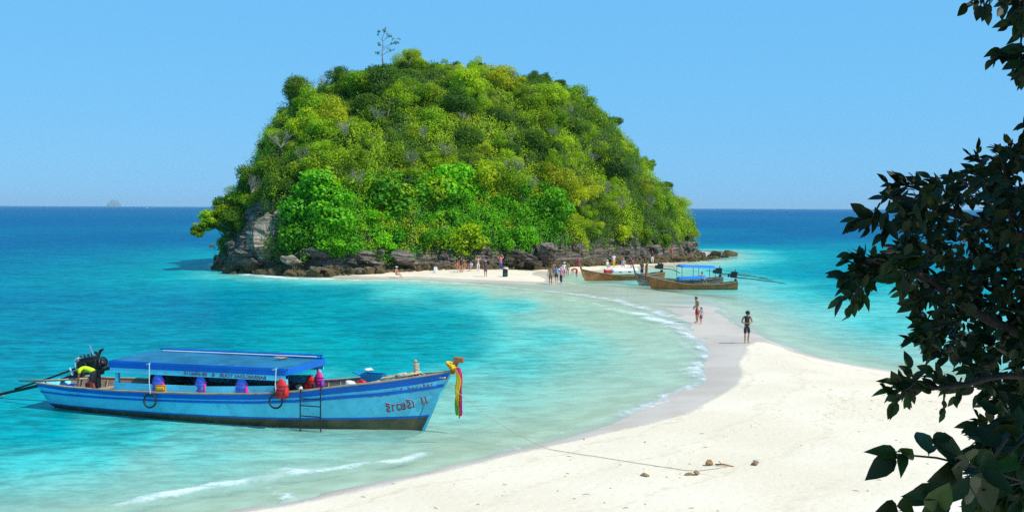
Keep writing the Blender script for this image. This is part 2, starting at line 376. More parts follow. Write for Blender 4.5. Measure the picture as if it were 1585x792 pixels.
wtint = math_n(ns, ls, 'ADD', 1.0, math_n(ns, ls, 'MULTIPLY', math_n(ns, ls, 'SUBTRACT', wtint, 1.0), smooth_n(ns, ls, dep, 0.0, 1.0, .45, 1.0)))
cmb = ns.new('ShaderNodeVectorMath'); cmb.operation = 'SCALE'; ls.new(col, cmb.inputs[0]); ls.new(wtint, cmb.inputs['Scale']); col = cmb.outputs[0]
dif = ns.new('ShaderNodeBsdfDiffuse'); ls.new(col, dif.inputs[0])
tr = ns.new('ShaderNodeBsdfTransparent'); tr.inputs[0].default_value = (.86, .98, .95, 1)
m1 = ns.new('ShaderNodeMixShader'); ls.new(opac, m1.inputs[0]); ls.new(tr.outputs[0], m1.inputs[1]); ls.new(dif.outputs[0], m1.inputs[2])
gl = ns.new('ShaderNodeBsdfGlossy'); gl.inputs['Roughness'].default_value = 0.12; gl.inputs[0].default_value = (.5, .85, 1, 1)
fr = ns.new('ShaderNodeFresnel'); fr.inputs['IOR'].default_value = 1.33
wh = math_n(ns, ls, 'ADD', math_n(ns, ls, 'MULTIPLY', w1, 0.22), math_n(ns, ls, 'MULTIPLY', w2_, 0.05))
amp = smooth_n(ns, ls, dep, 0.0, 1.0, 0.12, 1.0)
wh = math_n(ns, ls, 'MULTIPLY', wh, amp)
bu = ns.new('ShaderNodeBump'); bu.inputs['Distance'].default_value = 1.0; bu.inputs['Strength'].default_value = 0.55; ls.new(wh, bu.inputs['Height'])
ls.new(bu.outputs[0], gl.inputs['Normal']); ls.new(bu.outputs[0], fr.inputs['Normal']); ls.new(bu.outputs[0], dif.inputs['Normal'])
fac = math_n(ns, ls, 'MULTIPLY', fr.outputs[0], 0.20, True)
m2 = ns.new('ShaderNodeMixShader'); ls.new(fac, m2.inputs[0]); ls.new(m1.outputs[0], m2.inputs[1]); ls.new(gl.outputs[0], m2.inputs[2])
# foam
nf = noise_n(ns, ls, geo, 7.0, 6, .75); nf2 = noise_n(ns, ls, geo, 1.6, 4, .6)
ff = math_n(ns, ls, 'ADD', math_n(ns, ls, 'MULTIPLY', foam, 1.15), math_n(ns, ls, 'ADD', math_n(ns, ls, 'MULTIPLY', nf, 1.7), math_n(ns, ls, 'MULTIPLY', nf2, 0.9)))
gap_ = smooth_n(ns, ls, noise_n(ns, ls, geo, .55, 2, .5), .38, .55, .25, 1.0)
ffac = math_n(ns, ls, 'MULTIPLY', math_n(ns, ls, 'MULTIPLY', gap_, smooth_n(ns, ls, ff, 1.65, 2.7, 0, .9)), smooth_n(ns, ls, foam, 0.05, 0.3))
fd = ns.new('ShaderNodeBsdfDiffuse'); fd.inputs[0].default_value = (.88, .9, .9, 1)
m3 = ns.new('ShaderNodeMixShader'); ls.new(ffac, m3.inputs[0]); ls.new(m2.outputs[0], m3.inputs[1]); ls.new(fd.outputs[0], m3.inputs[2])
ls.new(m3.outputs[0], out.inputs[0])
tag(link('sea', grid_mesh('sea', XX, YY, WZ, m_sea, {'depth': np.maximum(0, -HH), 'foam': FO})), 'clear turquoise sea deepening to blue towards the horizon', kind='structure')
HZ = lambda x, y: float(terrain(np.array([x]), np.array([y]))[0][0])
# ================================================================ ISLAND
def Yr(x): return 150 + 0.40 * (x + 5)
SIL = [(350, 405), (362, 385), (374, 350), (392, 300), (410, 262), (424, 222), (440, 185), (470, 148), (520, 118), (560, 108), (600, 98), (640, 96), (680, 96), (740, 104), (800, 113), (850, 120), (890, 148), (930, 168), (962, 205), (985, 240),
       (1015, 275), (1045, 308), (1056, 335), (1064, 362), (1082, 389), (1100, 396)]
_sx = []; _sz = []
for px_, py_ in SIL:
    Y = 150.0
    for _ in range(8): Y = Yr(A(px_, py_, Y).x)
    q = A(px_, py_, Y); _sx.append(q.x); _sz.append(max(0.0, q.z - 1.6))
_sx = np.array(_sx); _sz = np.array(_sz)
_fx = [-42, -36.5, -33.5, -30, -26, -20, -14, -8, 0, 5, 10, 16, 22, 27, 31, 35]
_fy = [135, 128.5, 124.5, 120.5, 118.0, 116.3, 118.2, 121.5, 125.5, 128.5, 133.5, 140, 148, 155.5, 163, 170]
def hill(x, y):
    x = np.asarray(x, float); y = np.asarray(y, float)
    S_ = np.interp(x, _sx, _sz); F = np.interp(x, _fx, _fy) ; R = Yr(x)
    t = np.where(y < R, (R - y) / np.maximum(R - F, 1.0), (y - R) / 22.0)
    t = np.clip(t, 0, 1.2)
    g = np.maximum(0, 1 - np.clip(t, 0, 1) ** 1.9) ** 0.78
    z = S_ * g
    return z, t
HXa = np.linspace(-43, 36, 300); HYa = np.linspace(110, 186, 290)
hX, hY = np.meshgrid(HXa, HYa)
hZ, hT = hill(hX + 2.0 * fbm(hX * .3, hY * .3, 3, 4), hY + 2.6 * fbm(hX * .35, hY * .35, 4, 9))
rid = np.abs(fbm(hX * 0.55 + hY * .25, hY * 0.9 - hX * .3, 4, 12)) * 2
hZ = hZ + (rid * 2.6 - 0.9) * np.clip(hZ, 0, 1.5) / 1.5 * np.clip((9 - hZ) / 4, .3, 1) + 0.8 * fbm(hX * .2, hY * .2, 4, 21) * np.clip(hZ, 0, 3) / 3
hZ = np.where(hZ > 0.12, hZ + .2, -1.5)

def rock_material(name, base, light, ochre):
    m, ns, ls = newmat(name); out = ns.new('ShaderNodeOutputMaterial'); p = ns.new('ShaderNodeBsdfPrincipled')
    geo = ns.new('ShaderNodeNewGeometry').outputs['Position']
    mp = ns.new('ShaderNodeMapping'); mp.inputs['Rotation'].default_value = (0.25, 0.42, 0.1); mp.inputs['Scale'].default_value = (.3, .45, 4.2); ls.new(geo, mp.inputs[0])
    strat = noise_n(ns, ls, mp.outputs[0], 1.1, 6, .7, .6); n2 = noise_n(ns, ls, geo, .8, 6, .7); n3 = noise_n(ns, ls, geo, 4, 4, .7)
    c = mixc(ns, ls, smooth_n(ns, ls, math_n(ns, ls, 'ADD', math_n(ns, ls, 'MULTIPLY', strat, .8), math_n(ns, ls, 'MULTIPLY', n2, .2)), .43, .58), base, light)
    c = mixc(ns, ls, smooth_n(ns, ls, n3, .52, .7, 0, .7), c, tuple(x * .35 for x in base))
    sp = ns.new('ShaderNodeSeparateXYZ'); ls.new(geo, sp.inputs[0])
    zz = math_n(ns, ls, 'ADD', sp.outputs['Z'], math_n(ns, ls, 'MULTIPLY', n2, 1.2))
    c = mixc(ns, ls, smooth_n(ns, ls, zz, 1.9, 1.2, 0, .85), c, mixc(ns, ls, n3, ochre, tuple(x * .4 for x in ochre)))
    oi = ns.new('ShaderNodeObjectInfo')
    c = mixc(ns, ls, 1.0, c, mixc(ns, ls, oi.outputs['Random'], (.75, .74, .72), (1.2, 1.15, 1.08)), 'MULTIPLY')
    ls.new(c, p.inputs['Base Color']); p.inputs['Roughness'].default_value = .85; p.inputs['Specular IOR Level'].default_value = .25
    b = ns.new('ShaderNodeBump'); b.inputs['Distance'].default_value = .5; b.inputs['Strength'].default_value = .9
    ls.new(math_n(ns, ls, 'ADD', math_n(ns, ls, 'MULTIPLY', strat, .8), math_n(ns, ls, 'MULTIPLY', n3, .3)), b.inputs['Height']); ls.new(b.outputs[0], p.inputs['Normal'])
    ls.new(p.outputs[0], out.inputs[0]); return m
m_rock = rock_material('grey_rock', (.075, .062, .05), (.26, .22, .18), (.19, .14, .055))
m_rockL = rock_material('layered_rock', (.17, .14, .105), (.48, .41, .33), (.20, .15, .07))
# hill ground: rock below, leaf litter and scrub soil above
m_hill, ns, ls = newmat('hill_ground'); out = ns.new('ShaderNodeOutputMaterial'); p = ns.new('ShaderNodeBsdfPrincipled')
geo = ns.new('ShaderNodeNewGeometry').outputs['Position']; n2 = noise_n(ns, ls, geo, .6, 6, .7)
c = mixc(ns, ls, smooth_n(ns, ls, n2, .4, .6), (.02, .038, .01), (.045, .07, .018))
ls.new(c, p.inputs['Base Color']); p.inputs['Roughness'].default_value = .95; ls.new(p.outputs[0], out.inputs[0])
hm = grid_mesh('island_hill', hX, hY, hZ, m_rock, {})
hm.materials.append(m_hill)
zc = (hZ[:-1, :-1] + hZ[1:, 1:]) / 2; xc = hX[:-1, :-1]
mi = ((zc > 2.4 + 1.4 * fbm(xc * .3, hY[:-1, :-1] * .3, 3, 2)) & ~((xc > -33) & (xc < -27) & (zc < 9))).astype(np.int32).ravel()
if len(hm.polygons) == len(mi): hm.polygons.foreach_set('material_index', mi)
hm.polygons.foreach_set('use_smooth', [False] * len(hm.polygons))
tag(link('island_hill', hm), 'steep rocky hill of the small island under its jungle', kind='structure')
def hz_at(x, y):
    i = (x - HXa[0]) / (HXa[1] - HXa[0]); j = (y - HYa[0]) / (HYa[1] - HYa[0])
    if i < 0 or j < 0 or i > 298 or j > 288: return -9.0
    a, b = int(i), int(j); u, v = i - a, j - b
    return float((hZ[b, a] * (1 - u) + hZ[b, a + 1] * u) * (1 - v) + (hZ[b + 1, a] * (1 - u) + hZ[b + 1, a + 1] * u) * v)
def ground_z(x, y): return max(HZ(x, y), hz_at(x, y))

# ---- rocks
def rock_mesh(name, seed, sub=3, slab=0.0):
    bm = bmesh.new(); bmesh.ops.create_icosphere(bm, subdivisions=sub, radius=1.0)
    o = Vector((seed * 7.1, seed * 3.3, seed * 1.7)); r = random.Random(seed)
    planes = [(Vector((r.gauss(0, 1), r.gauss(0, 1), r.gauss(0, 1))).normalized(), r.uniform(.42, .78)) for _ in range(13)]
    for v in bm.verts:
        p = v.co.copy()
        for n_, d_ in planes:
            e = p.dot(n_) - d_
            if e > 0: p -= n_ * e * .93
        p *= 1 + 0.24 * mnoise.noise(p * 1.6 + o) + 0.2 * mnoise.noise(p * 3.8 + o) + .10 * mnoise.noise(p * 8.5 + o)
        if slab:
            k = math.floor(p.z * 5 + mnoise.noise(p * 1.2 + o) * .6); p.x *= 1 + 0.16 * ((k * 37) % 5 - 2) / 2; p.y *= 1 + 0.16 * ((k * 53) % 5 - 2) / 2
        v.co = p
    me = bpy.data.meshes.new(name); bm.to_mesh(me); bm.free(); return me
ROCKS = [rock_mesh('boulder', i + 1) for i in range(7)]
SLABS = [rock_mesh('slab', i + 20, 4, 1.0) for i in range(4)]
for me in ROCKS: me.materials.append(m_rock)
for me in SLABS: me.materials.append(m_rock)
def put_rock(name, me, x, y, z, s, rot, label, cat='rock', group=None, mat=None):
    o = link(name, me); o.location = (x, y, z); o.scale = s; o.rotation_euler = rot
    tag(o, label, cat, group)
    if mat:
        o.material_slots[0].link = 'OBJECT'; o.material_slots[0].material = mat
    return o
R_ = random.Random(11)
# big outcrops that can be told apart  (px, py of the middle, distance, size xyz, tilt)
OUT = [((405, 368), 118.7, (2.5, 2.0, 3.2), .35, 'tall pale layered rock face at the left end of the island', m_rockL, 1),
       ((430, 350), 119.6, (1.9, 1.8, 2.7), .38, 'pale tilted rock face under the trees, right of the layered left face', m_rockL, 1),
       ((378, 398), 118.8, (2.4, 1.8, 1.7), .3, 'dark undercut rock ledge at the left waterline of the island', m_rock, 1),
       ((450, 405), 115.6, (1.5, 1.2, .65), .15, 'flat pinkish grey boulder on the ochre shore rocks near the left foam', m_rockL, 0),
       ((500, 392), 117.4, (3.0, 1.5, 1.7), .1, 'dark grey rock wall above the white foam left of centre', m_rock, 1),
       ((560, 396), 117.6, (3.0, 1.5, 1.6), .1, 'dark grey rock wall below the bright green shrubs', m_rock, 1),
       ((620, 398), 118.8, (2.6, 1.4, 1.2), .1, 'low dark rock wall beside the left end of the island sand', m_rock, 1),
       ((842, 388), 127.0, (1.7, 1.7, 2.1), .45, 'upright grey craggy outcrop in the middle of the island shore', m_rock, 1),
       ((815, 398), 124.5, (2.6, 1.4, 1.1), .3, 'grey sloping outcrop just left of the upright craggy one', m_rock, 1),
       ((925, 392), 136.5, (3.2, 1.6, 1.1), .42, 'slanted grey rock slabs behind the left longtail boats', m_rock, 1),
       ((962, 391), 141.0, (3.4, 1.7, 1.2), .42, 'slanted rock slabs behind the people wading by the boats', m_rock, 1),
       ((1010, 388), 148.0, (3.4, 1.8, 1.1), .3, 'long brown rock shelf behind the person in white trousers', m_rock, 1),
       ((1052, 387), 156.0, (3.4, 2.0, 1.1), .25, 'brown rock headland at the right end of the island', m_rock, 1)]
for (pp, Y, s, tl, lb, mt, kind) in OUT:
    if kind and mt is m_rock: s = (s[0] * .85, s[1] * .85, s[2] * .8)
    q = A(pp[0], pp[1], Y)
    put_rock('rock_outcrop', (SLABS if kind else ROCKS)[R_.randrange(4)], q.x, q.y, q.z, s, (R_.uniform(-.15, .15), tl, R_.uniform(-.3, .3)), lb, 'outcrop', 'rock outcrops round the island', mt)
# boulders along the foot
ZONES = [(-35, -27, 'dark wet boulder at the left tip'), (-27, -18, 'ochre boulder above the white foam'), (-18, -10, 'ochre boulder left of the island sand'),
         (-10, -2, 'grey boulder behind the bathers on the island sand'), (-2, 6, 'grey boulder behind the middle of the island sand'), (6, 15, 'brown boulder behind the moored longtail boats'), (15, 25, 'brown boulder right of the longtail boats'), (25, 34, 'low dark boulder on the right tip')]
nb = 0
for i in range(230):
    x = R_.uniform(-36, 33); F = float(np.interp(x, _fx, _fy)); back = R_.random() ** 1.3 * 4.0
    y = F - 1.6 + back - (0.6 if x < -10 else 0)
    z = ground_z(x, y); s = R_.uniform(.28, .95) * (1.15 if x < -12 else 1.0) * (.55 if R_.random() < .4 else 1)
    if x > 25: s *= .7
    if z < -.7: continue
    lb = [l for a, b, l in ZONES if a <= x < b]
    lb = lb[0] if lb else ZONES[0][2]
    lb = lb.replace('boulder', 'boulder', 1); sw = 'large' if s > .72 else 'middle-sized' if s > .42 else 'small'; rw = 'at the front' if back < 1.2 else 'in the second row' if back < 2.6 else 'high at the back'; lb = f'{sw} {lb}, {rw}'
    put_rock('boulder', ROCKS[R_.randrange(7)], x, y, max(z, -.1) + s * .22, (s * R_.uniform(.9, 1.5), s * R_.uniform(.8, 1.1), s * R_.uniform(.55, .95)), (R_.uniform(-.4, .4), R_.uniform(.1, .6), R_.uniform(0, 6.28)), lb, 'boulder', lb.replace('boulder', 'boulders', 1))
mb = MB(); rb = rock_mesh('rubble_piece', 55, 1); RV = [tuple(v.co) for v in rb.vertices]; RF = [tuple(p.vertices) for p in rb.polygons]
for i in range(1500):
    x = R_.uniform(-35, 33); F = float(np.interp(x, _fx, _fy)); y = F - 1.9 + R_.random() ** 1.2 * 4.6; z = ground_z(x, y)
    if z < -.5: continue
    s = R_.uniform(.10, .38); M_ = Matrix.Translation((x, y, z + s * .2)) @ Matrix.Rotation(R_.uniform(0, 6), 4, 'Z') @ Matrix.Rotation(R_.uniform(-.9, .9), 4, 'X') @ Matrix.Diagonal((s * R_.uniform(.8, 1.7), s, s * R_.uniform(.5, .9), 1))
    mb.add([tuple(M_ @ Vector(v)) for v in RV], RF)
tag(mb.build('rock_rubble', m_rock), 'broken rock rubble between the boulders along the island foot', kind='stuff')
for px_, py_, s, lb in [(328, 380, .7, 'small lone rock in the blue water left of the island'), (345, 383, .8, 'low wet rock just off the left tip of the island'), (336, 401, .9, 'flat dark rock awash in the foam left of the island'),
                        (1128, 394, 1.25, 'dark rock in the water off the right tip of the island'), (1106, 395, 1.0, 'low dark reef rock joining the right tip and the outer rock'), (1085, 399, .6, 'small rock on the sand near the right tip'), (1074, 402, .5, 'small rock at the edge of the right beach')]:
    q = G(px_, py_ + 2); put_rock('sea_rock', ROCKS[R_.randrange(7)], q.x, q.y, .1, (s * 1.5, s, s * .75), (0, .2, R_.uniform(0, 3)), lb, 'rock')

# ---- foliage
def leaf_material(name, a, b_, c_, rough=.55, trans=.25):
    m, ns, ls = newmat(name); out = ns.new('ShaderNodeOutputMaterial')
    oi = ns.new('ShaderNodeObjectInfo'); v = attr_n(ns, 'v')
    col = mixc(ns, ls, v, a, b_)
    col = mixc(ns, ls, smooth_n(ns, ls, oi.outputs['Random'], .45, 1.0, 0, .9), col, c_)
    r2 = math_n(ns, ls, 'FRACT', math_n(ns, ls, 'MULTIPLY', oi.outputs['Random'], 7.31))
    col = mixc(ns, ls, 1.0, col, mixc(ns, ls, r2, (.62, .66, .6), (1.3, 1.25, 1.1)), 'MULTIPLY')
    p = ns.new('ShaderNodeBsdfPrincipled'); ls.new(col, p.inputs['Base Color']); p.inputs['Roughness'].default_value = rough; p.inputs['Specular IOR Level'].default_value = .2
    t = ns.new('ShaderNodeBsdfTranslucent'); ls.new(mixc(ns, ls, 1.0, col, (1.5, 1.6, .6), 'MULTIPLY'), t.inputs[0])
    mx = ns.new('ShaderNodeMixShader'); mx.inputs[0].default_value = trans
    ls.new(p.outputs[0], mx.inputs[1]); ls.new(t.outputs[0], mx.inputs[2]); ls.new(mx.outputs[0], out.inputs[0]); return m
M_LEAF = {'mid': leaf_material('mid_green_leaves', (.13, .24, .003), (.31, .48, .006), (.46, .54, .006)),
          'dark': leaf_material('dark_green_leaves', (.03, .085, .006), (.10, .21, .010), (.14, .24, .010)),
          'yellow': leaf_material('yellow_green_leaves', (.22, .34, .003), (.42, .54, .006), (.50, .50, .008)),
          'bright': leaf_material('bright_green_leaves', (.04, .22, .003), (.20, .52, .006), (.14, .42, .006)),
          'olive': leaf_material('olive_dry_leaves', (.12, .11, .04), (.25, .21, .08), (.20, .13, .05))}
m_twig = pm('grey_twig', (.30, .265, .21), .9, .3, 3)
m_bark = pm('bark', (.20, .16, .12), .9, .35, 3, bump=.02)
def leaf_cloud(name, C, N, size, mats, asp=.55, jit=.9, seed=0, v=None, midx=None):
    """C centres, N outward directions: one folded leaf-shaped face each"""
    r = np.random.default_rng(seed); n = len(C)
    N = N + r.normal(0, jit, (n, 3)); N /= np.linalg.norm(N, axis=1, keepdims=True) + 1e-9
    a = np.cross(N, r.normal(0, 1, (n, 3))); a /= np.linalg.norm(a, axis=1, keepdims=True) + 1e-9
    b = np.cross(N, a); s = (size * r.uniform(.6, 1.3, (n, 1)))
    a[:, 2] -= .25
    P = np.stack([C - a * s * .5, C + b * s * asp * .5 + N * s * .06, C + a * s * .5 - N * s * .1, C - b * s * asp * .5 + N * s * .06], 1)
    me = bpy.data.meshes.new(name); me.vertices.add(n * 4); me.vertices.foreach_set('co', P.astype(np.float32).ravel())
    me.loops.add(n * 4); me.loops.foreach_set('vertex_index', np.arange(n * 4, dtype=np.int32)); me.polygons.add(n)
    me.polygons.foreach_set('loop_start', np.arange(0, n * 4, 4, dtype=np.int32))
    at = me.attributes.new('v', 'FLOAT', 'FACE'); at.data.foreach_set('value', (r.random(n) if v is None else v).astype(np.float32))
    for m in mats: me.materials.append(m)
    if midx is not None: me.polygons.foreach_set('material_index', midx.astype(np.int32))
    me.update(calc_edges=True); return me
def crown_points(seed, lobes, n, flat=.75, rlob=(.32, .55), spread=.8):
    r = np.random.default_rng(seed); C = []; N = []; V = []
    for k in range(lobes):
        d = r.normal(0, 1, 3); d /= np.linalg.norm(d); c = d * spread * r.uniform(.35, 1) * np.array([1, 1, flat]); rr = r.uniform(*rlob)
        m = int(n / lobes * (rr / np.mean(rlob)) ** 2)
        u = r.normal(0, 1, (m, 3)); u /= np.linalg.norm(u, axis=1, keepdims=True)
        rad = rr * (1 - .45 * r.random((m, 1)) ** 2) * (1 + .25 * r.normal(0, .5, (m, 1)))
        C.append(c + u * rad * np.array([1, 1, .8])); N.append(u * .9 + np.array([0, 0, .35])); V.append(np.clip(r.uniform(.05, .95) + r.normal(0, .16, m), 0, 1))
    return np.concatenate(C), np.concatenate(N), np.concatenate(V)
CROWNS = {}
for k, (lob, n, sz, asp, fl, rl) in {'fine': (18, 8500, .07, .6, .75, (.2, .42)), 'round': (11, 7500, .075, .6, .8, (.3, .52)), 'big': (15, 3800, .13, .75, .8, (.24, .45)), 'shag': (24, 8500, .075, .3, .95, (.15, .34)), 'flat': (12, 6500, .075, .6, .32, (.2, .38)), 'broad': (34, 11000, .068, .8, .85, (.12, .30))}.items():
    CROWNS[k] = []
    for q in range(3):
        C, N, V = crown_points(hash((lob, q)) % 1000 + 5, lob, n, fl, rl)
        CROWNS[k].append(leaf_cloud(k + '_crown', C, N, sz, [M_LEAF['mid']], asp, .55, q, V))
def twig_mesh(seed, spread=1.0, n=9, r0=.035, leaves=0):
    r = random.Random(seed); mb = MB()
    def grow(p, d, L, rad, lv):
        q = p + d * L; mid = (p + q) / 2 + Vector((r.uniform(-1, 1), r.uniform(-1, 1), 0)) * L * .08
        mb.tube([p, mid, q], [rad, rad * .8, rad * .6], 4, caps=False)
        if lv <= 0: return
        for _ in range(3 if lv > 1 else 4):
            nd_ = (d + Vector((r.uniform(-1, 1), r.uniform(-1, 1), r.uniform(-.35, .7))) * .75 * spread).normalized()
            grow(q if r.random() < .6 else mid, nd_, L * r.uniform(.55, .85), rad * .6, lv - 1)
    for _ in range(n): grow(Vector((0, 0, -.6)), Vector((r.uniform(-.9, .9), r.uniform(-.9, .9), r.uniform(.5, 1.2))).normalized(), .55, r0, 3)
    return mb.mesh('twigs', m_twig)
TWIGS = [twig_mesh(i, 1.0, 6, .03) for i in range(3)]
trunk_me = MB().tube([(0, 0, -2.4), (.06, .02, -1.2), (-.04, .03, -.3), (.03, 0, .3)], [.11, .09, .07, .04], 6).tube([(-.02, .02, -.7), (.3, .1, -.1), (.45, .2, .3)], [.05, .035, .02], 5).tube([(0, .02, -.9), (-.3, -.1, -.2), (-.42, -.1, .2)], [.05, .035, .02], 5).mesh('trunk', m_bark, True)

def tree(kind, mat, x, y, z, s, label, group=None, trunk=True, rot=None, name='jungle_tree', sz=None, crown=None):
    t = empty(name, (x, y, z - s * 1.0), R_.uniform(0, 6.28) if rot is None else rot, label, 'tree', group)
    c = link('crown', crown or CROWNS[kind][R_.randrange(3)], t, (0, 0, s * 1.0)); c.scale = sz or (s * R_.uniform(.9, 1.15), s * R_.uniform(.9, 1.15), s * R_.uniform(.8, 1.1))
    if not crown: c.material_slots[0].link = 'OBJECT'; c.material_slots[0].material = M_LEAF[mat]
    if trunk:
        k = link('trunk', trunk_me, t, (0, 0, s * 1.0)); k.scale = (s, s, s)
    return t
def slope_pt(px_, py_):
    """first point of the hill on the ray through a photo pixel"""
    d = ray(px_, py_); d = d / d.y
    for Y in np.arange(112, 175, .5):
        z = CAMH + d.z * Y; x = d.x * Y
        if z < hz_at(x, Y) + .2: return Vector((x, Y, z))
    return None
SH = {'mid': 'mid green', 'dark': 'dark green', 'yellow': 'yellow green', 'bright': 'bright green', 'olive': 'dry olive'}
def where_words(px_, py_):
    u = 'far left' if px_ < 430 else 'left' if px_ < 560 else 'centre left' if px_ < 690 else 'centre right' if px_ < 820 else 'right' if px_ < 950 else 'far right'
    v = 'near the top' if py_ < 150 else 'on the upper slope' if py_ < 220 else 'on the middle slope' if py_ < 290 else 'on the lower slope'
    return u, v
pts = []
yy_ = 98
row = 0
while yy_ < 385:
    xx_ = 330 + (row % 2) * 19
    while xx_ < 1085:
        pts.append((xx_ + R_.uniform(-14, 14), yy_ + R_.uniform(-9, 9))); xx_ += 34
    yy_ += 20; row += 1
ntree = 0
for (a, b) in pts:
    q = slope_pt(a, b)
    if q is None or (a < 460 and b > 318 and a > 380) or b > 392: continue
    if q.z < (2.0 if q.x < 5 else 4.0) or q.x > 27.0: continue
    low = b > 295 and 470 < a < 860
    if low and b > 318 and ((a - 600) ** 2 + (b - 350) ** 2 < 3600 or (a - 778) ** 2 + (b - 340) ** 2 < 2500): continue
    n1 = mnoise.noise(Vector((a * .006, b * .008, 3)));  n2 = mnoise.noise(Vector((a * .02, b * .02, 9)))
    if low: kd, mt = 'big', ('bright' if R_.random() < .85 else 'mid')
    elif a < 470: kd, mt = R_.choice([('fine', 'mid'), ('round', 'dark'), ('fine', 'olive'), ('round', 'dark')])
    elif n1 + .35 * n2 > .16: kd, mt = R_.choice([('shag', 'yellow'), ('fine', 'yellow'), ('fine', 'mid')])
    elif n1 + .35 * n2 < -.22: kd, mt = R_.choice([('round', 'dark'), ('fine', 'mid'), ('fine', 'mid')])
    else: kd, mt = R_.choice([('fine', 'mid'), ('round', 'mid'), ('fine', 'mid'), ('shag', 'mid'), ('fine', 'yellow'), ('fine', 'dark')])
    s = (1.15 + 2.3 * R_.random() ** 2.0) * (1.15 if low else 1) * (.8 if q.z < 5.5 else 1)
    u, v = where_words(a, b); zw = 'big ' if s > 2.15 else 'small ' if s < 1.5 else ''
    lb = f'{zw}{SH[mt]} {"large-leaved" if kd == "big" else "shaggy" if kd == "shag" else "round" if kd == "round" else "bushy"} jungle tree {v} of the island hill, {u}'
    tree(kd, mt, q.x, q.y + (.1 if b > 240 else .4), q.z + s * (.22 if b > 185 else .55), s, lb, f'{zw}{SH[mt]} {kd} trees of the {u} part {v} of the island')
    ntree += 1
print('trees', ntree)
# ---- trees that can be told apart
def skyline(px_, py_, dY=0.0):
    Y = 150.0
    for _ in range(8): Y = Yr(A(px_, py_, Y).x)
    return A(px_, py_, Y + dY)
SPEC = [((650, 92), 2.0, 'fine', 'mid', 'rounded green tree forming the summit of the island beside the bare tree'), ((620, 98), 1.5, 'fine', 'yellow', 'yellow green tree at the very top next to the bare tree trunk'), ((682, 98), 1.9, 'round', 'dark', 'dark green dome shaped tree on the summit right of centre'),
        ((705, 96), 1.2, 'fine', 'dark', 'small dark tree on the skyline right of the summit'), ((740, 94), 1.1, 'flat', 'dark', 'tiny umbrella-shaped dark tree standing alone on the skyline'), ((768, 106), 1.5, 'shag', 'yellow', 'pale green shrub on the skyline right of the umbrella-shaped tree'),
        ((842, 112), 1.5, 'round', 'dark', 'dark tree rising on the right shoulder of the skyline'), ((866, 122), 1.7, 'fine', 'dark', 'dark green tree below the right shoulder of the skyline'), ((905, 150), 1.8, 'fine', 'mid', 'green tree on the right skyline before the tall flat-topped tree'),
        ((948, 176), 2.3, 'flat', 'dark', 'large dark flat-topped tree leaning out on the right skyline'), ((940, 200), 2.2, 'round', 'dark', 'dark tree beneath the large flat-topped one'), ((978, 226), 1.6, 'round', 'mid', 'round green tree on the right skyline below the flat-topped one'),
        ((1000, 245), 1.5, 'fine', 'mid', 'small green tree halfway down the right skyline'), ((1030, 278), 1.5, 'flat', 'dark', 'small dark layered tree low on the right skyline'), ((1048, 305), 2.2, 'fine', 'mid', 'full green tree low on the right skyline'), ((1060, 345), 1.8, 'big', 'mid', 'green tree leaning over the water at the far right'),
        ((1040, 340), 1.9, 'fine', 'dark', 'dark green tree just inside the rightmost leaning tree'),
        ((436, 168), 1.0, 'round', 'dark', 'small round dark green treetop on the left skyline'), ((425, 196), 1.6, 'fine', 'olive', 'thin grey-green tree on the left skyline below the round top'), ((478, 160), 2.0, 'round', 'dark', 'dark round tree on the left shoulder of the skyline'),
        ((414, 232), 1.6, 'fine', 'olive', 'grey-green tree on the steep left edge'), ((402, 262), 1.7, 'round', 'dark', 'dark tree on the steep left edge'), ((388, 288), 1.7, 'fine', 'mid', 'green tree on the lower left edge of the hill'), ((545, 122), 1.5, 'fine', 'olive', 'dry brownish tree on the upper left skyline'), ((575, 108), 1.3, 'round', 'dark', 'dark low tree on the skyline left of the bare tree'),
        ((500, 134), 1.5, 'fine', 'mid', 'green tree among the bare shrubs on the left skyline')]
for (pp, s, kd, mt, lb) in SPEC:
    q = skyline(*pp); s *= .85; kd = 'shag' if kd == 'round' else kd; t_ = tree(kd, mt, q.x, q.y, q.z - s * .55, s, lb, None, name='flat_topped_tree' if kd == 'flat' else 'skyline_tree')
    for k_ in range(2):                       # ragged lower boughs
        c_ = link('crown', CROWNS[R_.choice(['fine', 'shag'])][R_.randrange(3)], t_, (R_.uniform(-.9, .9) * s, R_.uniform(-.4, .4) * s, s * R_.uniform(.35, .8))); q_ = s * R_.uniform(.5, .8); c_.scale = (q_ * 1.2, q_, q_ * .8)
        c_.material_slots[0].link = 'OBJECT'; c_.material_slots[0].material = M_LEAF[mt]
# one big tree leaning out over the sea on the left, its crown in several boughs
ob = Vector(A(395, 345, 124)); t = empty('overhanging_tree', ob, 0, 'big leaning tree stretching its pale leafy boughs left over the blue sea', 'tree')
for (a, b, Y, s, kd, mt, fl_) in [(398, 285, 128, 2.1, 'fine', 'mid', .9), (380, 296, 128, 1.9, 'shag', 'mid', .8), (380, 312, 127, 2.3, 'big', 'mid', .7), (355, 318, 126.5, 1.8, 'big', 'yellow', .7), (365, 335, 125, 2.0, 'round', 'dark', .7), (342, 330, 125.5, 1.5, 'big', 'mid', .6), (330, 340, 125, 1.4, 'big', 'mid', .6), (315, 350, 124.5, 1.05, 'big', 'yellow', .6), (305, 358, 124, .75, 'big', 'mid', .7), (352, 348, 124.5, 1.4, 'round', 'dark', .6), (335, 352, 125, .9, 'round', 'dark', .6)]:
    s *= 1.3; q = A(a, b, Y) - ob; c = link('crown', CROWNS[kd][R_.randrange(3)], t, q); c.scale = (s * 1.1, s, s * fl_); c.rotation_euler = (0, R_.uniform(-.3, .1), R_.uniform(0, 6)); c.material_slots[0].link = 'OBJECT'; c.material_slots[0].material = M_LEAF[mt]
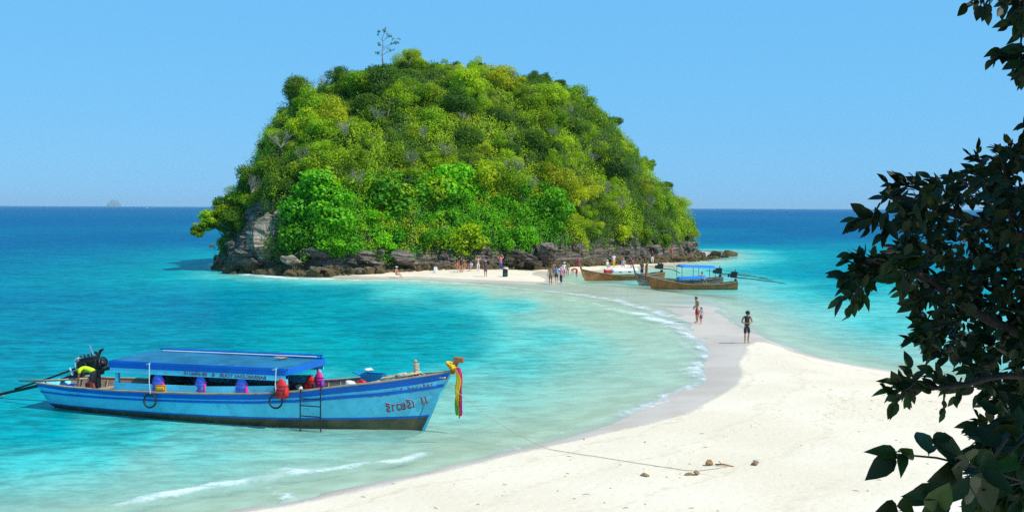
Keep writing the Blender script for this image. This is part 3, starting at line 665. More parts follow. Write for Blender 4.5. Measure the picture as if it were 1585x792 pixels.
mb = MB(); mb.tube([(1.5, .5, -1.5), (0, 0, 0), A(365, 332, 125) - ob, A(335, 342, 125) - ob, A(308, 355, 124.2) - ob], [.3, .26, .18, .11, .04], 7); mb.tube([(0, 0, 0), A(375, 315, 126) - ob, A(350, 305, 126) - ob], [.2, .13, .05], 6); mb.build('trunk', m_bark, t, True)
for (a, b, Y, s, kd, mt, lb) in [(398, 308, 124, 2.1, 'fine', 'mid', 'green tree above the pale layered cliff'), (455, 335, 121, 2.2, 'round', 'dark', 'dark shaded tree to the right of the pale cliff'), (470, 300, 124, 2.2, 'big', 'bright', 'bright green tree above and right of the pale cliff')]:
    q = A(a, b, Y); tree(kd, mt, q.x, q.y, q.z, s, lb, None, name='cliff_tree')
# bright broad-leaved shrubs just above the shore rocks
for i, (a, b, s) in enumerate([(500, 345, 2.0), (535, 362, 2.0), (572, 340, 2.3), (600, 368, 2.0), (640, 352, 2.4), (655, 378, 1.4), (690, 362, 2.0), (735, 345, 2.0), (775, 330, 2.6), (790, 362, 2.3), (745, 372, 1.4), (820, 375, 1.3), (885, 368, 1.5), (905, 350, 1.7), (960, 348, 1.8), (1000, 355, 1.5), (1030, 362, 1.4), (930, 368, 1.2)]):
    Y = float(np.interp(A(a, b, 125).x, _fx, _fy)) + 2.6 - (370 - b) * -.03
    q = A(a, b, Y)
    near = ['the left rock wall', 'the left rock wall', 'the white-foamed shore', 'the dark shore rocks', 'the start of the sand', 'the start of the sand', 'the bathers', 'the bathers', 'the middle of the sand', 'the middle of the sand', 'the rocks behind the sand', 'the upright craggy outcrop',
            'the slanted slabs', 'the slanted slabs', 'the moored boats', 'the right headland', 'the right headland', 'the moored boats'][i]
    if s > 1.95: q.y += .3; s *= 1.55
    q = A(a, b + 10, q.y)
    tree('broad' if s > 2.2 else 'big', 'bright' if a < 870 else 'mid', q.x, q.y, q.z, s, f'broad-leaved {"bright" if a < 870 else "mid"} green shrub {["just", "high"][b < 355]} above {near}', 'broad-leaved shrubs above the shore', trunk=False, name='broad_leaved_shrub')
# bare grey shrubs and trees
for i, (a, b, s, on) in enumerate([(480, 135, 1.6, 1), (505, 128, 1.5, 1), (530, 118, 1.4, 1), (455, 150, 1.2, 1), (425, 205, 1.6, 1), (520, 108, .9, 1), (412, 225, 1.2, 1), (440, 225, 1.6, 0), (585, 185, 1.2, 0), (790, 268, 1.6, 0), (640, 255, 1.3, 0), (915, 250, 1.1, 0), (500, 290, 1.3, 0), (560, 285, 1.4, 0), (640, 288, 1.2, 0), (855, 215, 1.1, 0), (930, 300, 1.5, 0), (960, 320, 1.5, 0), (395, 295, 1.5, 0), (350, 340, 1.2, 0), (720, 190, 1.1, 0), (1005, 320, 1.2, 0), (610, 170, 1.1, 0), (690, 240, 1.3, 0), (750, 160, 1.0, 0), (820, 290, 1.2, 0), (880, 180, 1.1, 0), (540, 210, 1.3, 0), (470, 250, 1.4, 0), (900, 320, 1.2, 0), (975, 270, 1.1, 0), (660, 215, 1.2, 0)]):
    if on: q = skyline(a, b)
    else:
        q = slope_pt(a, b)
        if q is None: q = A(a, b, 130)
        q = q + Vector((0, -1.9, .6))
    u, v = where_words(a, b)
    t = empty('bare_shrub', (q.x, q.y, q.z - s * .6), R_.uniform(0, 6), f'bare grey leafless shrub {"on the skyline" if on else v} of the hill, {u}', 'shrub', 'bare grey shrubs on the island')
    c = link('branches', TWIGS[i % 3], t, (0, 0, s * .6)); c.scale = (s, s, s)
# the thin bare tree sticking up from the summit
q = skyline(592, 96); mb = MB(); rr = random.Random(4)
H0 = 4.4
mb.tube([(0, 0, -2), (.05, 0, 0), (-.05, 0, 1.4), (.1, 0, 2.8), (.02, 0, H0)], [.16, .13, .10, .06, .03], 6)
tips = []
def br(p, d, L, r, lv):
    e = p + d * L; mb.tube([p, (p + e) / 2 + Vector((0, 0, .06)), e], [r, r * .7, r * .4], 4); tips.append(e)
    if lv:
        for _ in range(3): br(p + (e - p) * rr.uniform(.45, 1), (d + Vector((rr.uniform(-.7, .7), rr.uniform(-.5, .5), rr.uniform(-.2, .6)))).normalized(), L * .55, r * .6, lv - 1)
for zz, dx in [(1.2, 1), (1.9, 1), (2.4, 1), (2.6, -1), (3.3, .7), (3.6, -.6), (1.0, -.8), (4.1, .2)]:
    br(Vector((0, 0, zz)), Vector((dx, rr.uniform(-.4, .4), rr.uniform(.35, .9))).normalized(), rr.uniform(.9, 1.9) * (1.2 if dx > 0 else .7), .045, 1)
t = empty('bare_tree', (q.x, q.y, q.z), 0, 'tall thin bare tree with sparse leaves sticking up from the summit', 'tree')
t.scale = (.76, .76, .76); mb.build('trunk', m_twig, t)
C = np.array([tuple(e + Vector((rr.gauss(0, .12), rr.gauss(0, .12), rr.gauss(0, .12)))) for e in tips for _ in range(8)])
link('leaves', leaf_cloud('leaves', C, np.tile([0, -.3, 1.0], (len(C), 1)), .3, [M_LEAF['dark']], .6, .8, 3), t)
# ---- dense undergrowth between the trees: one mass
r = np.random.default_rng(3); N_ = 700000
x = r.uniform(-40, 34, N_); y = r.uniform(114, 182, N_)
ii = np.clip(((x - HXa[0]) / (HXa[1] - HXa[0])).astype(int), 0, 298); jj = np.clip(((y - HYa[0]) / (HYa[1] - HYa[0])).astype(int), 0, 288)
z00, z10, z01, z11 = hZ[jj, ii], hZ[jj, np.minimum(ii + 1, 299)], hZ[np.minimum(jj + 1, 289), ii], hZ[np.minimum(jj + 1, 289), np.minimum(ii + 1, 299)]
fu = (x - HXa[ii]) / (HXa[1] - HXa[0]); fv = (y - HYa[jj]) / (HYa[1] - HYa[0])
zb_ = (z00 * (1 - fu) + z10 * fu) * (1 - fv) + (z01 * (1 - fu) + z11 * fu) * fv
z = z00; gxs = (hZ[jj, np.minimum(ii + 1, 299)] - z) / (HXa[1] - HXa[0]); gys = (hZ[np.minimum(jj + 1, 289), ii] - z) / (HYa[1] - HYa[0])
lim = 2.0 + 1.5 * np.clip((x - 3) / 5, 0, 1) + 2.6 * fbm(x * .35, y * .35, 3, 2)
clif = (x > -33.5) & (x < -27) & (y < 124) & (z < 10.5)
keep = (z > lim) & (x < 27.2) & ~clif & ((y < Yr(x) + 10))
x, y, z, gxs, gys = x[keep], y[keep], z[keep], gxs[keep], gys[keep]
z = zb_[keep]
rep = 1 + (r.random(len(x)) < np.clip(np.hypot(gxs, gys) - 1.2, 0, 1)).astype(int) + (np.hypot(gxs, gys) > 2.2)
x, y, z, gxs, gys = [np.repeat(q_, rep) for q_ in (x, y, z, gxs, gys)]; sp_ = np.clip(np.hypot(gxs, gys) - .6, 0, 1); z = z + r.normal(0, .5, len(z)) * sp_; x = x + r.normal(0, .2, len(x)) * sp_; y = y - np.abs(r.normal(0, .3, len(x))) * sp_
Nn = np.stack([-gxs, -gys, np.ones_like(x)], 1); Nn /= np.linalg.norm(Nn, axis=1, keepdims=True)
lump = np.clip(np.abs(fbm(x * .42, y * .42 + z * .35, 2, 77)) * -4.2 + 1.25, 0, 1.4) + .5 * fbm(x * 1.6, y * 1.6 + z, 2, 78)
C = np.stack([x, y, z], 1) + Nn * (lump[:, None] * .95 - .15 + r.uniform(-.1, .35, (len(x), 1)))
f = fbm(x * .12 + z * .1, y * .12, 3, 5) + .5 * fbm(x * .6, y * .6 + z * .4, 2, 9)
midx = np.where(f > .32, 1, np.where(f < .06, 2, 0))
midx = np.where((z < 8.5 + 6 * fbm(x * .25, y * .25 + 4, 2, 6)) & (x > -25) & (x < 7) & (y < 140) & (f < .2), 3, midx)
vv = np.clip(.5 + 1.6 * fbm(x * .8, y * .8 + z, 3, 51) + r.normal(0, .15, len(x)), 0, 1)
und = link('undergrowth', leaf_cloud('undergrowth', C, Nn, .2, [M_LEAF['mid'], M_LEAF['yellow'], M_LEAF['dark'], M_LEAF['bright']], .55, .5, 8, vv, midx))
tag(und, 'dense green jungle undergrowth covering the island hill', 'undergrowth', kind='stuff')
# far islet on the horizon and two tiny boats
m_far = pm('far_islet_rock', (.12, .16, .10), .9, .2, .02)
mb = MB(); mb.ball((0, 0, 0), (2, 2, 2), 24, 14)
fi = mb.mesh('far_islet', m_far)
for v in fi.vertices: v.co *= 1 + .22 * mnoise.noise(v.co * 2.1) + .1 * mnoise.noise(v.co * 6)
D = 22000.0; d = ray(176, 318.4); t_ = D / d.y
o = link('far_islet', fi, None, (d.x * t_, D, -4)); o.scale = (135, 120, 130); tag(o, 'small hazy islet on the far horizon at the left', kind='structure')
# ================================================================ BLUE EXCURSION BOAT
TQ = .004
m_lblue = pm('light_blue_paint', (.14, .66, .88), .5, .16, 1.2, dirt=(.12, .34, .36), dirt_amt=.6, bump=.004)
m_dblue = pm('strong_blue_paint', (.0, .14, .62), .4, .15, 1.2, dirt=(.02, .2, .5), dirt_amt=.3)
m_rblue = pm('faded_blue_roof_sheet', (.010, .15, .27), .55, .3, .9, dirt=(.05, .3, .5), dirt_amt=.5)
m_brown = pm('brown_bottom_paint', (.13, .10, .055), .8, .45, 1.6, dirt=(.05, .06, .03), dirt_amt=.7)
m_wood = pm('worn_pale_wood', (.42, .30, .20), .75, .25, 2.5, dirt=(.25, .16, .10))
m_deck = pm('grey_brown_deck_boards', (.30, .235, .18), .8, .25, 2.0, dirt=(.14, .11, .08))
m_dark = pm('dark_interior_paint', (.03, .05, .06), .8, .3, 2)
m_black = pm('black_rubber', (.018, .018, .02), .6, .2, 4)
m_engine = pm('oily_engine_metal', (.035, .033, .035), .38, .4, 7, metal=.55, bump=.01)
m_steel = pm('dull_steel', (.42, .42, .44), .4, .2, 6, metal=.7)
m_rope = pm('pale_rope', (.60, .52, .36), .9, .3, 14, bump=.01)
m_white = pm('white_plastic', (.78, .78, .76), .5, .06, 3)
m_red = pm('red_cloth', (.72, .02, .02), .7, .2, 5)
m_orange = pm('orange_cloth', (.85, .22, .01), .7, .15, 6)
m_yellow = pm('yellow_cloth', (.85, .55, .01), .7, .15, 6)
m_green = pm('green_cloth', (.12, .45, .03), .7, .15, 6)
m_pink = pm('magenta_cloth', (.75, .03, .28), .7, .15, 6)
m_vblue = pm('vest_blue_fabric', (.05, .17, .72), .7, .25, 5)
m_purple = pm('purple_fabric', (.30, .05, .50), .7, .25, 5)
m_text = pm('dark_red_lettering', (.22, .03, .06), .6, .2, 8)
m_textw = pm('white_letter_edge', (.8, .8, .78), .6, .05, 8)

BO = Vector((-16.62, 40.15, .11)); BANG = math.atan2(-4.5, 13.8)
boat = empty('excursion_boat', BO, BANG, 'long blue covered wooden tour boat moored with its bow towards the beach', 'boat')
# stations: s at gunwale, s at keel, half beam gunwale, half beam waterline, z gunwale, z keel
ST = [(-.25, .15, .93, .60, .80, -.24), (1.2, 1.2, 1.13, .86, .76, -.42), (3.0, 3.0, 1.33, 1.10, .78, -.55), (5.0, 5.0, 1.45, 1.24, .83, -.62), (7.0, 7.0, 1.48, 1.27, .90, -.64), (9.0, 9.0, 1.42, 1.18, 1.00, -.64),
      (10.6, 10.5, 1.26, .96, 1.15, -.62), (12.0, 11.8, 1.02, .70, 1.36, -.6), (13.3, 12.8, .74, .42, 1.52, -.56), (14.3, 13.6, .44, .20, 1.68, -.5), (15.05, 14.15, .17, .07, 1.80, -.3), (15.42, 14.4, .035, .03, 1.88, -.2)]
NST = 44
_ss = np.linspace(0, 1, NST); _k = np.linspace(0, 1, len(ST)); _STi = np.array([[np.interp(t, _k, [r_[c] for r_ in ST]) for c in range(6)] for t in _ss])
def hullp(t, w, side, out=0.0):
    """t 0 stern..1 bow, w 0 keel..1 gunwale"""
    i = t * (NST - 1); a = int(min(i, NST - 2)); f = i - a; r_ = _STi[a] * (1 - f) + _STi[a + 1] * f
    sg, sk, bg_, bw, zg, zk = r_
    z = zk + (zg - zk) * w; x = sk + (sg - sk) * w ** 1.1
    ww = -zk / (zg - zk)
    b_ = bw * min(1, (w / ww)) ** .55 if w < ww else bw + (bg_ - bw) * ((w - ww) / (1 - ww)) ** .9
    return Vector((x, side * (b_ + out), z))
def hull_t(s):                                # t for a given s along the gunwale
    return float(np.interp(s, _STi[:, 0], _ss))
def wz(t, z):                                 # w for height z
    i = t * (NST - 1); a = int(min(i, NST - 2)); f = i - a; r_ = _STi[a] * (1 - f) + _STi[a + 1] * f
    return (z - r_[5]) / (r_[4] - r_[5])
mb = MB()
zboot = lambda t: .03 + .34 * t ** 1.2
def hrows(t):
    wb = wz(t, zboot(t)); st2 = .56 + .12 * t
    L = [0, .25 * wb, .6 * wb, wb]; M = [0, 0, 0]
    wb2 = wb + .035
    wst = 1 - (1 - wb2) * (.46 - .10 * t)
    L += [wb2, wb2 + (wst - wb2) * .33, wb2 + (wst - wb2) * .66, wst, wst + .05, wst + .05 + (.88 - wst - .05) * .5, .885, 1.0]
    M += [1, 2, 2, 2, 1, 2, 2, 1]
    return L, M
for side in (-1, 1):
    n_r = len(hrows(0)[0]); rows = []
    for j in range(n_r):
        rows.append([tuple(hullp(t, hrows(t)[0][j], side)) for t in _ss])
    mb.grid(rows, mi=hrows(0)[1])
# transom
tr_ = [hullp(0, w, -1) for w in hrows(0)[0]] + [hullp(0, w, 1) for w in hrows(0)[0][::-1]]
mb.add(tr_, [tuple(range(len(tr_)))], 2)
mb.build('hull', [m_brown, m_dblue, m_lblue], boat, smooth=True)
# inner lining, deck, cap rail, rubbing strakes
mb = MB()
for side in (-1, 1):
    mb.grid([[tuple(hullp(t, w, side, -.07)) for t in _ss[:-2]] for w in (.35, .6, .85, .99)])
mb.build('inner_planking', m_deck, boat)
zf = lambda s: float(np.interp(s, [0, 9, 11, 12.2, 13.5, 15], [.30, .32, .62, 1.08, 1.34, 1.60]))
nbd = 9; fl = []
for k in range(nbd):
    mbp = MB(); a0 = -1 + 2 * k / nbd + .012; a1 = -1 + 2 * (k + 1) / nbd - .012; rows = []
    for s_ in np.linspace(.3, 15.0, 34):
        t = hull_t(s_); w_ = wz(t, zf(s_)); hb = max(.02, abs(hullp(t, min(.97, max(w_, .2)), 1).y) - .08)
        rows.append([(s_, a0 * hb, zf(s_)), (s_, a1 * hb, zf(s_)), (s_, a1 * hb, zf(s_) - .03)])
    mbp.grid(rows); mbp.build('deck_board', m_deck if k % 2 else m_wood, boat)
for side in (-1, 1):
    mb = MB(); rows = []
    for t in _ss: 
        p_ = hullp(t, 1.0, side); o_ = .05; i_ = -.09 if t < .97 else -.02
        rows.append([(p_.x, p_.y + side * o_, p_.z), (p_.x, p_.y + side * o_, p_.z + .045), (p_.x, p_.y + side * i_, p_.z + .045), (p_.x, p_.y + side * i_, p_.z)])
    mb.grid(rows, closed=True); mb.build('cap_rail', m_wood, boat)
    for nm, wf in (('rubbing_strake', 'st'),):
        mb = MB(); rows = []
        for t in _ss:
            L = hrows(t)[0]; a_ = hullp(t, L[7] + .004, side); b_ = hullp(t, L[8] - .004, side); o_ = side * .05
            rows.append([tuple(a_), (a_.x, a_.y + o_, a_.z), (b_.x, b_.y + o_, b_.z), tuple(b_)])
        mb.grid(rows, closed=False); mb.build(nm, m_dblue, boat)
mb = MB()   # stem post: painted stem and weathered wooden head
mb.tube([hullp(1, 0.02, 1) * 1.0, hullp(1, .5, 1), hullp(1, .97, 1)], [.06, .06, .05], 6); mb.build('stem', m_lblue, boat)
tip = hullp(1, 1, 1); tip.y = 0
mb = MB(); mb.box(tip + Vector((.12, 0, .18)), (.16, .12, .52), Matrix.Rotation(.38, 3, 'Y')); mb.box(tip + Vector((.27, 0, .40)), (.34, .15, .16), Matrix.Rotation(.10, 3, 'Y'))
mb.build('bow_post_head', pm('weathered_red_brown_wood', (.36, .14, .06), .8, .3, 5), boat, bevel=.02)
# transom frames, thwarts
for s_ in (1.9, 4.1, 5.5, 6.9, 8.3, 9.7):
    t = hull_t(s_); hb = abs(hullp(t, .95, 1).y) - .1
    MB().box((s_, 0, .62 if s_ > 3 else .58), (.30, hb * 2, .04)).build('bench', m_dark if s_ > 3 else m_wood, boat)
# ribs inside the open bow and stern
for s_ in (.6, 1.3, 10.4, 10.9, 11.4):
    t = hull_t(s_)
    for side in (-1, 1):
        MB().tube([hullp(t, w, side, -.10) for w in (.5, .75, .97)], .03, 4).build('rib', m_wood, boat)
# ---- cabin: coaming panel, posts, fascia with lettering, roof
s0, s1, s2 = 3.35, 10.0, 10.12
hw = 1.27; ZR0 = 1.47
zg = lambda s: float(np.interp(s, [2.7, 6.4, 10.4], [.80, .87, 1.10]))
for side in (-1, 1):
    mb = MB(); rows = []
    for s_ in np.linspace(s0, 9.75, 20):
        y_ = side * (abs(hullp(hull_t(s_), .98, 1).y) - .12); h_ = .24 + .03 * (s_ < 7)
        rows.append([(s_, y_ - .02, zg(s_) - .03), (s_, y_ - .02, zg(s_) + h_), (s_, y_ + .02, zg(s_) + h_), (s_, y_ + .02, zg(s_) - .03)])
    mb.grid(rows, closed=True); mb.build('coaming_panel', m_lblue, boat)
POST = [3.45, 4.9, 6.9, 8.6, 10.03]
for s_ in POST:
    for side in (-1, 1):
        if side < 0 and s_ in (4.9, 6.9, 8.6): continue
        w_ = .12 if s_ in (3.45, 10.03) else .06
        y_ = side * (min(hw, abs(hullp(hull_t(s_), .98, 1).y)) - .11)
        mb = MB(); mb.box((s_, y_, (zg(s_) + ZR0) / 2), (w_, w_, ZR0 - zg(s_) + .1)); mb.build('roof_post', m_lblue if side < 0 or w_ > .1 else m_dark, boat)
zr = lambda s: ZR0 + .008 * (s - 2.75)
for side in (-1, 1):
    mb = MB(); mb.bar((s0 - .07, side * (hw + .055), zr(s0) + .045), (s2, side * (hw + .055), zr(s2) + .045), .05, .17); mb.build('light_blue_fascia', m_lblue, boat)
    mb = MB(); mb.bar((s0 - .12, side * (hw + .05), zr(s0) + .21), (s2 + .05, side * (hw + .05), zr(s2) + .21), .07, .15); mb.build('roof_edge_board', m_dblue, boat)
    mb = MB(); mb.bar((s0 - .10, side * (hw + .075), zr(s0) + .335), (s2 + .03, side * (hw + .075), zr(s2) + .335), .06, .09); mb.build('roof_edge_board', m_dblue, boat)
for s_, nm in ((s0 - .09, 'roof_end_board'), (s2 + .03, 'roof_end_board')):
    mb = MB(); mb.bar((s_, -hw - .01, zr(s_) + .25), (s_, hw + .01, zr(s_) + .25), .06, .22); mb.build(nm, m_dblue, boat)
NSH = 12                                         # roof boards, side by side, slightly cambered
for k in range(NSH):
    a0 = -hw - .02 + (2 * hw + .04) * k / NSH + .006; a1 = -hw - .02 + (2 * hw + .04) * (k + 1) / NSH - .006
    cz = lambda y: zr(5) + .40 - .02 + .03 * (1 - (y / hw) ** 2)
    rows = [[(s_, a0, cz(a0)), (s_, a1, cz(a1)), (s_, a1, cz(a1) - .02), (s_, a0, cz(a0) - .02)] for s_ in (s0 - .05, (s0 + s2) / 2, s2)]
    mb = MB(); mb.grid(rows, closed=True); mb.build('roof_board', m_rblue, boat)
mb = MB(); mb.box(((s0 + s2) / 2, 0, zr(6) + .345), (s2 - s0 - .1, 2 * hw - .1, .02)); mb.build('ceiling_sheet', m_dblue, boat)
for s_ in np.linspace(s0 + .1, s2 - .1, 7):
    MB().bar((s_, -hw + .05, zr(s_) + .28), (s_, hw - .05, zr(s_) + .28), .05, .09).build('roof_beam', m_lblue, boat)
# rail along the far edge of the roof
mb = MB(); mb.tube([(s0 + .1, hw + .02, zr(s0) + .47), (6.4, hw + .02, zr(6.4) + .47), (s2, hw + .02, zr(s2) + .47)], .035, 6)
mb.build('roof_rail', m_dblue, boat)
mb = MB(); mb.tube([(s0 + .3, hw - .12, zr(s0) + .43), (s2 - .2, hw - .12, zr(s2) + .43)], .022, 6); mb.build('white_roof_pipe', m_white, boat)
for s_ in np.linspace(s0 + .2, s2 - .1, 5):
    MB().tube([(s_, hw + .02, zr(s_) + .36), (s_, hw + .02, zr(s_) + .47)], .022, 5).build('rail_post', m_dblue, boat)
# lettering (seen mirrored in the photograph)
def text_mesh(name, body, size, mat, parent, M, extr=.004, sx=1.0):
    cu = bpy.data.curves.new(name, 'FONT'); cu.body = body; cu.size = size; cu.extrude = extr; cu.align_x = 'CENTER'; cu.align_y = 'CENTER'; cu.resolution_u = 3
    if mat is m_text or mat is m_textw: cu.offset = size * .012
    to = bpy.data.objects.new(name + '_tmp', cu); COL.objects.link(to); dg = bpy.context.evaluated_depsgraph_get()
    me = bpy.data.meshes.new_from_object(to.evaluated_get(dg)); bpy.data.objects.remove(to)
    me.transform(Matrix.Diagonal((-sx, 1, 1, 1))); me.flip_normals(); me.materials.clear(); me.materials.append(mat)
    o = link(name, me, parent); o.matrix_local = M; return o
RX = Matrix.Rotation(PI / 2, 4, 'X')
ty = -hw - .0865
for w_, x_ in (('BARRAKUDAS', 8.83), ('TOUR', 7.92), ('B', 7.42), ('08-6966110', 6.72)): text_mesh('lettering', w_, .165, m_text, boat, Matrix.Translation((x_, ty, zr(7.8) + .045)) @ RX, sx=1.15)['kind'] = 'stuff'
def on_hull(s, w, dz=.0):
    t = hull_t(s); p_ = hullp(t, w, -1); e = hullp(min(1, t + .03), w, -1); u_ = (e - p_).normalized(); up = (hullp(t, min(1, w + .1), -1) - p_).normalized()
    n_ = u_.cross(up).normalized(); up = n_.cross(u_)
    M = Matrix((( u_.x, up.x, n_.x, 0), (u_.y, up.y, n_.y, 0), (u_.z, up.z, n_.z, 0), (0, 0, 0, 1))); 
    return M, p_, n_
def hull_text(name, body, size, s, w, sx=1.0, gap=.02, mat=None):
    M, p_, n_ = on_hull(s, w); return text_mesh(name, body, size, mat or m_text, boat, Matrix.Translation(p_ + n_ * gap) @ M, sx=sx)
# big name, glyph by glyph along the curved bow
def hull_word(name, glyphs, size, s_list, w, **k):
    for g_, s_ in zip(glyphs, s_list): hull_text(name, g_, size, s_, w(s_) if callable(w) else w, **k)
wname = lambda s: .545 + .022 * (s - 13)
for mt_, off, gp in ((m_textw, .0, .022), (m_text, .0, .034)):
    sz_ = .42 if mt_ is m_text else .45
    for g_, s_ in zip(['รี', 'า', 'ว', 'ย', 'รี', 'เ', '1', '1'], [13.68, 13.86, 14.03, 14.20, 14.40, 14.55, 14.86, 15.0]):
        hull_text('bow_lettering', g_, sz_, s_, wname(s_), gap=gp, mat=mt_, sx=.8)
for g_, s_ in zip('0952 221 60'[::-1], np.linspace(12.95, 13.80, 11)):
    if g_ != ' ': hull_text('bow_lettering', g_, .17, float(s_), .80, sx=.9)
for g_, s_ in zip(['ว', 'ย', 'ที่', 'เ', 'ง', 'อ', 'ท่', ' ', '2'][::-1], np.linspace(14.0, 14.98, 9)):
    if g_ != ' ': hull_text('bow_lettering', g_, .17, float(s_), .835, sx=.9)
# seam line on the bow
mb = MB(); mb.tube([hullp(hull_t(15.0), w, -1, .004) for w in (.30, .40, .5, .58)], .008, 4); mb.build('hull_seam', m_dark, boat)
# boarding ladder
lt = 11.03
mb_l = []
for ds in (-.34, .34):
    p_ = hullp(hull_t(lt + ds), 1, -1); mb = MB(); mb.tube([(lt + ds, p_.y - .0, p_.z + .06), (lt + ds, p_.y - .1, p_.z + .08), (lt + ds, p_.y - .13, p_.z - .1), (lt + ds, p_.y - .13, -.12)], .022, 6); mb.build('ladder_rail', m_black, boat)
py_ = hullp(hull_t(lt), 1, -1).y - .13
for z_ in (.72, .38, .02, .95): MB().tube([(lt - .34, py_, z_), (lt + .34, py_, z_)], .02, 6).build('ladder_rung', m_black, boat)
# tyre fenders hanging from white ropes
def wpt(v): return Matrix.Translation(BO) @ Matrix.Rotation(BANG, 4, 'Z') @ Vector(v)
for s_, lb in ((5.05, 'thin black rubber ring hanging at the boat side, the one nearer the stern'), (9.83, 'thin black rubber ring hanging at the boat side beside the ladder')):
    p_ = hullp(hull_t(s_), 1, -1); t = empty('ring_fender', wpt((s_, p_.y - .10, p_.z - .25)), BANG, lb, 'fender', 'ring fenders on the blue boat')
    mb = MB(); mb.torus((0, 0, 0), .225, .032, (0.1, -1, .12), 26, 8); mb.build('rubber_ring', m_black, t, smooth=True)
    mb = MB(); zt = zr(s_) + .36 - (p_.z - .27)
    mb.tube([(0, .02, .22), (.02, -.06, .6), (.12, -.18, zt), (.14, -.16, zt + .04)], .018, 5); mb.tube([(.14, -.16, zt + .03), (-.06, -.1, zt - .04)], .018, 5); mb.build('rope', m_white, t)
# ---- life vests and bags hanging under the roof
def vest(s_, y_, ztop, w_, h_, m1_, m2_, lb, cat='life vest', nm='life_vest', d_=.22, group='vests and bags hanging under the boat roof'):
    t = empty(nm, wpt((s_, y_, ztop - h_)), BANG, lb, cat, group)
    mb = MB(); n = 12
    prof = [(0, .62), (.07, .88), (.22, 1.0), (.42, .97), (.62, .82), (.8, .58), (.93, .34), (1.0, .12)]
    rows = [[(math.cos(a) * w_ / 2 * q_, math.sin(a) * d_ / 2 * q_, h_ * z_) for a in np.linspace(0, 2 * PI, n, False)] for z_, q_ in prof]
    mb.grid(rows, closed=True); mb.add([rows[0][i] for i in range(n)], [tuple(range(n))]); mb.add([rows[-1][i] for i in range(n)], [tuple(range(n))]); mb.build('vest_panel' if nm == 'life_vest' else 'body', m1_, t, smooth=True)
    mb = MB(); rows = [[(w_ * .36 + math.cos(a) * w_ * .15 * q_, -.03 + math.sin(a) * d_ * .45 * q_, h_ * (.12 + z_ * .5)) for a in np.linspace(0, 2 * PI, n, False)] for z_, q_ in prof]
    mb.grid(rows, closed=True); mb.build('side_panel' if nm == 'life_vest' else 'pocket', m2_, t, smooth=True)
    for k_ in (.22, .42, .6):
        q_ = float(np.interp(k_, [p__[0] for p__ in prof], [p__[1] for p__ in prof]))
        mb = MB(); rows = [[(math.cos(a) * (w_ / 2 * q_ + .008), math.sin(a) * (d_ / 2 * q_ + .008), h_ * (k_ + dz)) for a in np.linspace(0, 2 * PI, n, False)] for dz in (0, .045)]
        mb.grid(rows, closed=True); mb.build('strap', m_purple if m1_ is m_vblue else m_dark, t)
    mb = MB(); mb.tube([(0, 0, h_ * .97), (.0, .0, h_ + .07)], .012, 4); mb.build('loop', m_white, t)
    return t
vest(5.20, -hw - .0, zr(4) + .08, .56, .80, m_vblue, m_pink, 'blue and pink life vest hanging under the roof nearest the stern, above an orange bag')
vest(6.88, -hw - .0, zr(5) + .08, .52, .76, m_vblue, m_pink, 'blue and pink life vest hanging between the two others, second from the stern')
vest(8.46, -hw - .0, zr(7) + .08, .56, .78, m_vblue, m_pink, 'blue life vest with pink side hanging just left of the red bag')
vest(9.98, -hw - .06, zr(8) + .06, .56, .66, m_red, m_red, 'big red bag hanging at the roof post, above the ring beside the ladder', 'bag', 'hanging_bag', .3)
vest(10.16, hw - .35, zr(10) - .02, .42, .60, m_pink, m_purple, 'magenta and purple bag hanging on the front roof post', 'bag', 'hanging_bag', .26)
vest(9.86, hw - .4, zr(10) - .18, .46, .52, m_red, m_dark, 'dark red bag hanging behind the magenta bag at the front post', 'bag', 'hanging_bag', .22)
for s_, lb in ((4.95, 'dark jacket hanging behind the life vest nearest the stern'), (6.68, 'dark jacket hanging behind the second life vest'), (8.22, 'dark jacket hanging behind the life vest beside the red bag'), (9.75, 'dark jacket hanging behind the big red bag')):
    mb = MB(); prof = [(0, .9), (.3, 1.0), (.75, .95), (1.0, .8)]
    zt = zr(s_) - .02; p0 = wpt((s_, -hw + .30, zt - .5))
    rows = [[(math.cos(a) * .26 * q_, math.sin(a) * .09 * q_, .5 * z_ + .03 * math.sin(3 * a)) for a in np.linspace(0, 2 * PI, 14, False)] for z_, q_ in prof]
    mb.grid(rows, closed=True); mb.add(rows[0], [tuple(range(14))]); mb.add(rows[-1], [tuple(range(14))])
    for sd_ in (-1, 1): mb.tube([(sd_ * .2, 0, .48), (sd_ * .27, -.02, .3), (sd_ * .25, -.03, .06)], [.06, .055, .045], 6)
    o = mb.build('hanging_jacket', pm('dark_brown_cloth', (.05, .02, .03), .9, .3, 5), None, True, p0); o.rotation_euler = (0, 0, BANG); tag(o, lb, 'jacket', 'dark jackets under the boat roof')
mb = MB(); mb.box((0, 0, 0), (.42, .2, .26), Matrix.Rotation(.06, 3, 'Y')); mb.box((0.02, -.11, .02), (.3, .03, .10), None, 1)
o = mb.build('orange_bag', [m_orange, m_yellow], None, False, wpt((5.34, -hw - .02, .98)), bevel=.04); o.rotation_euler = (0, 0, BANG); tag(o, 'orange and yellow bag on the boat rail under the first life vest', 'bag')
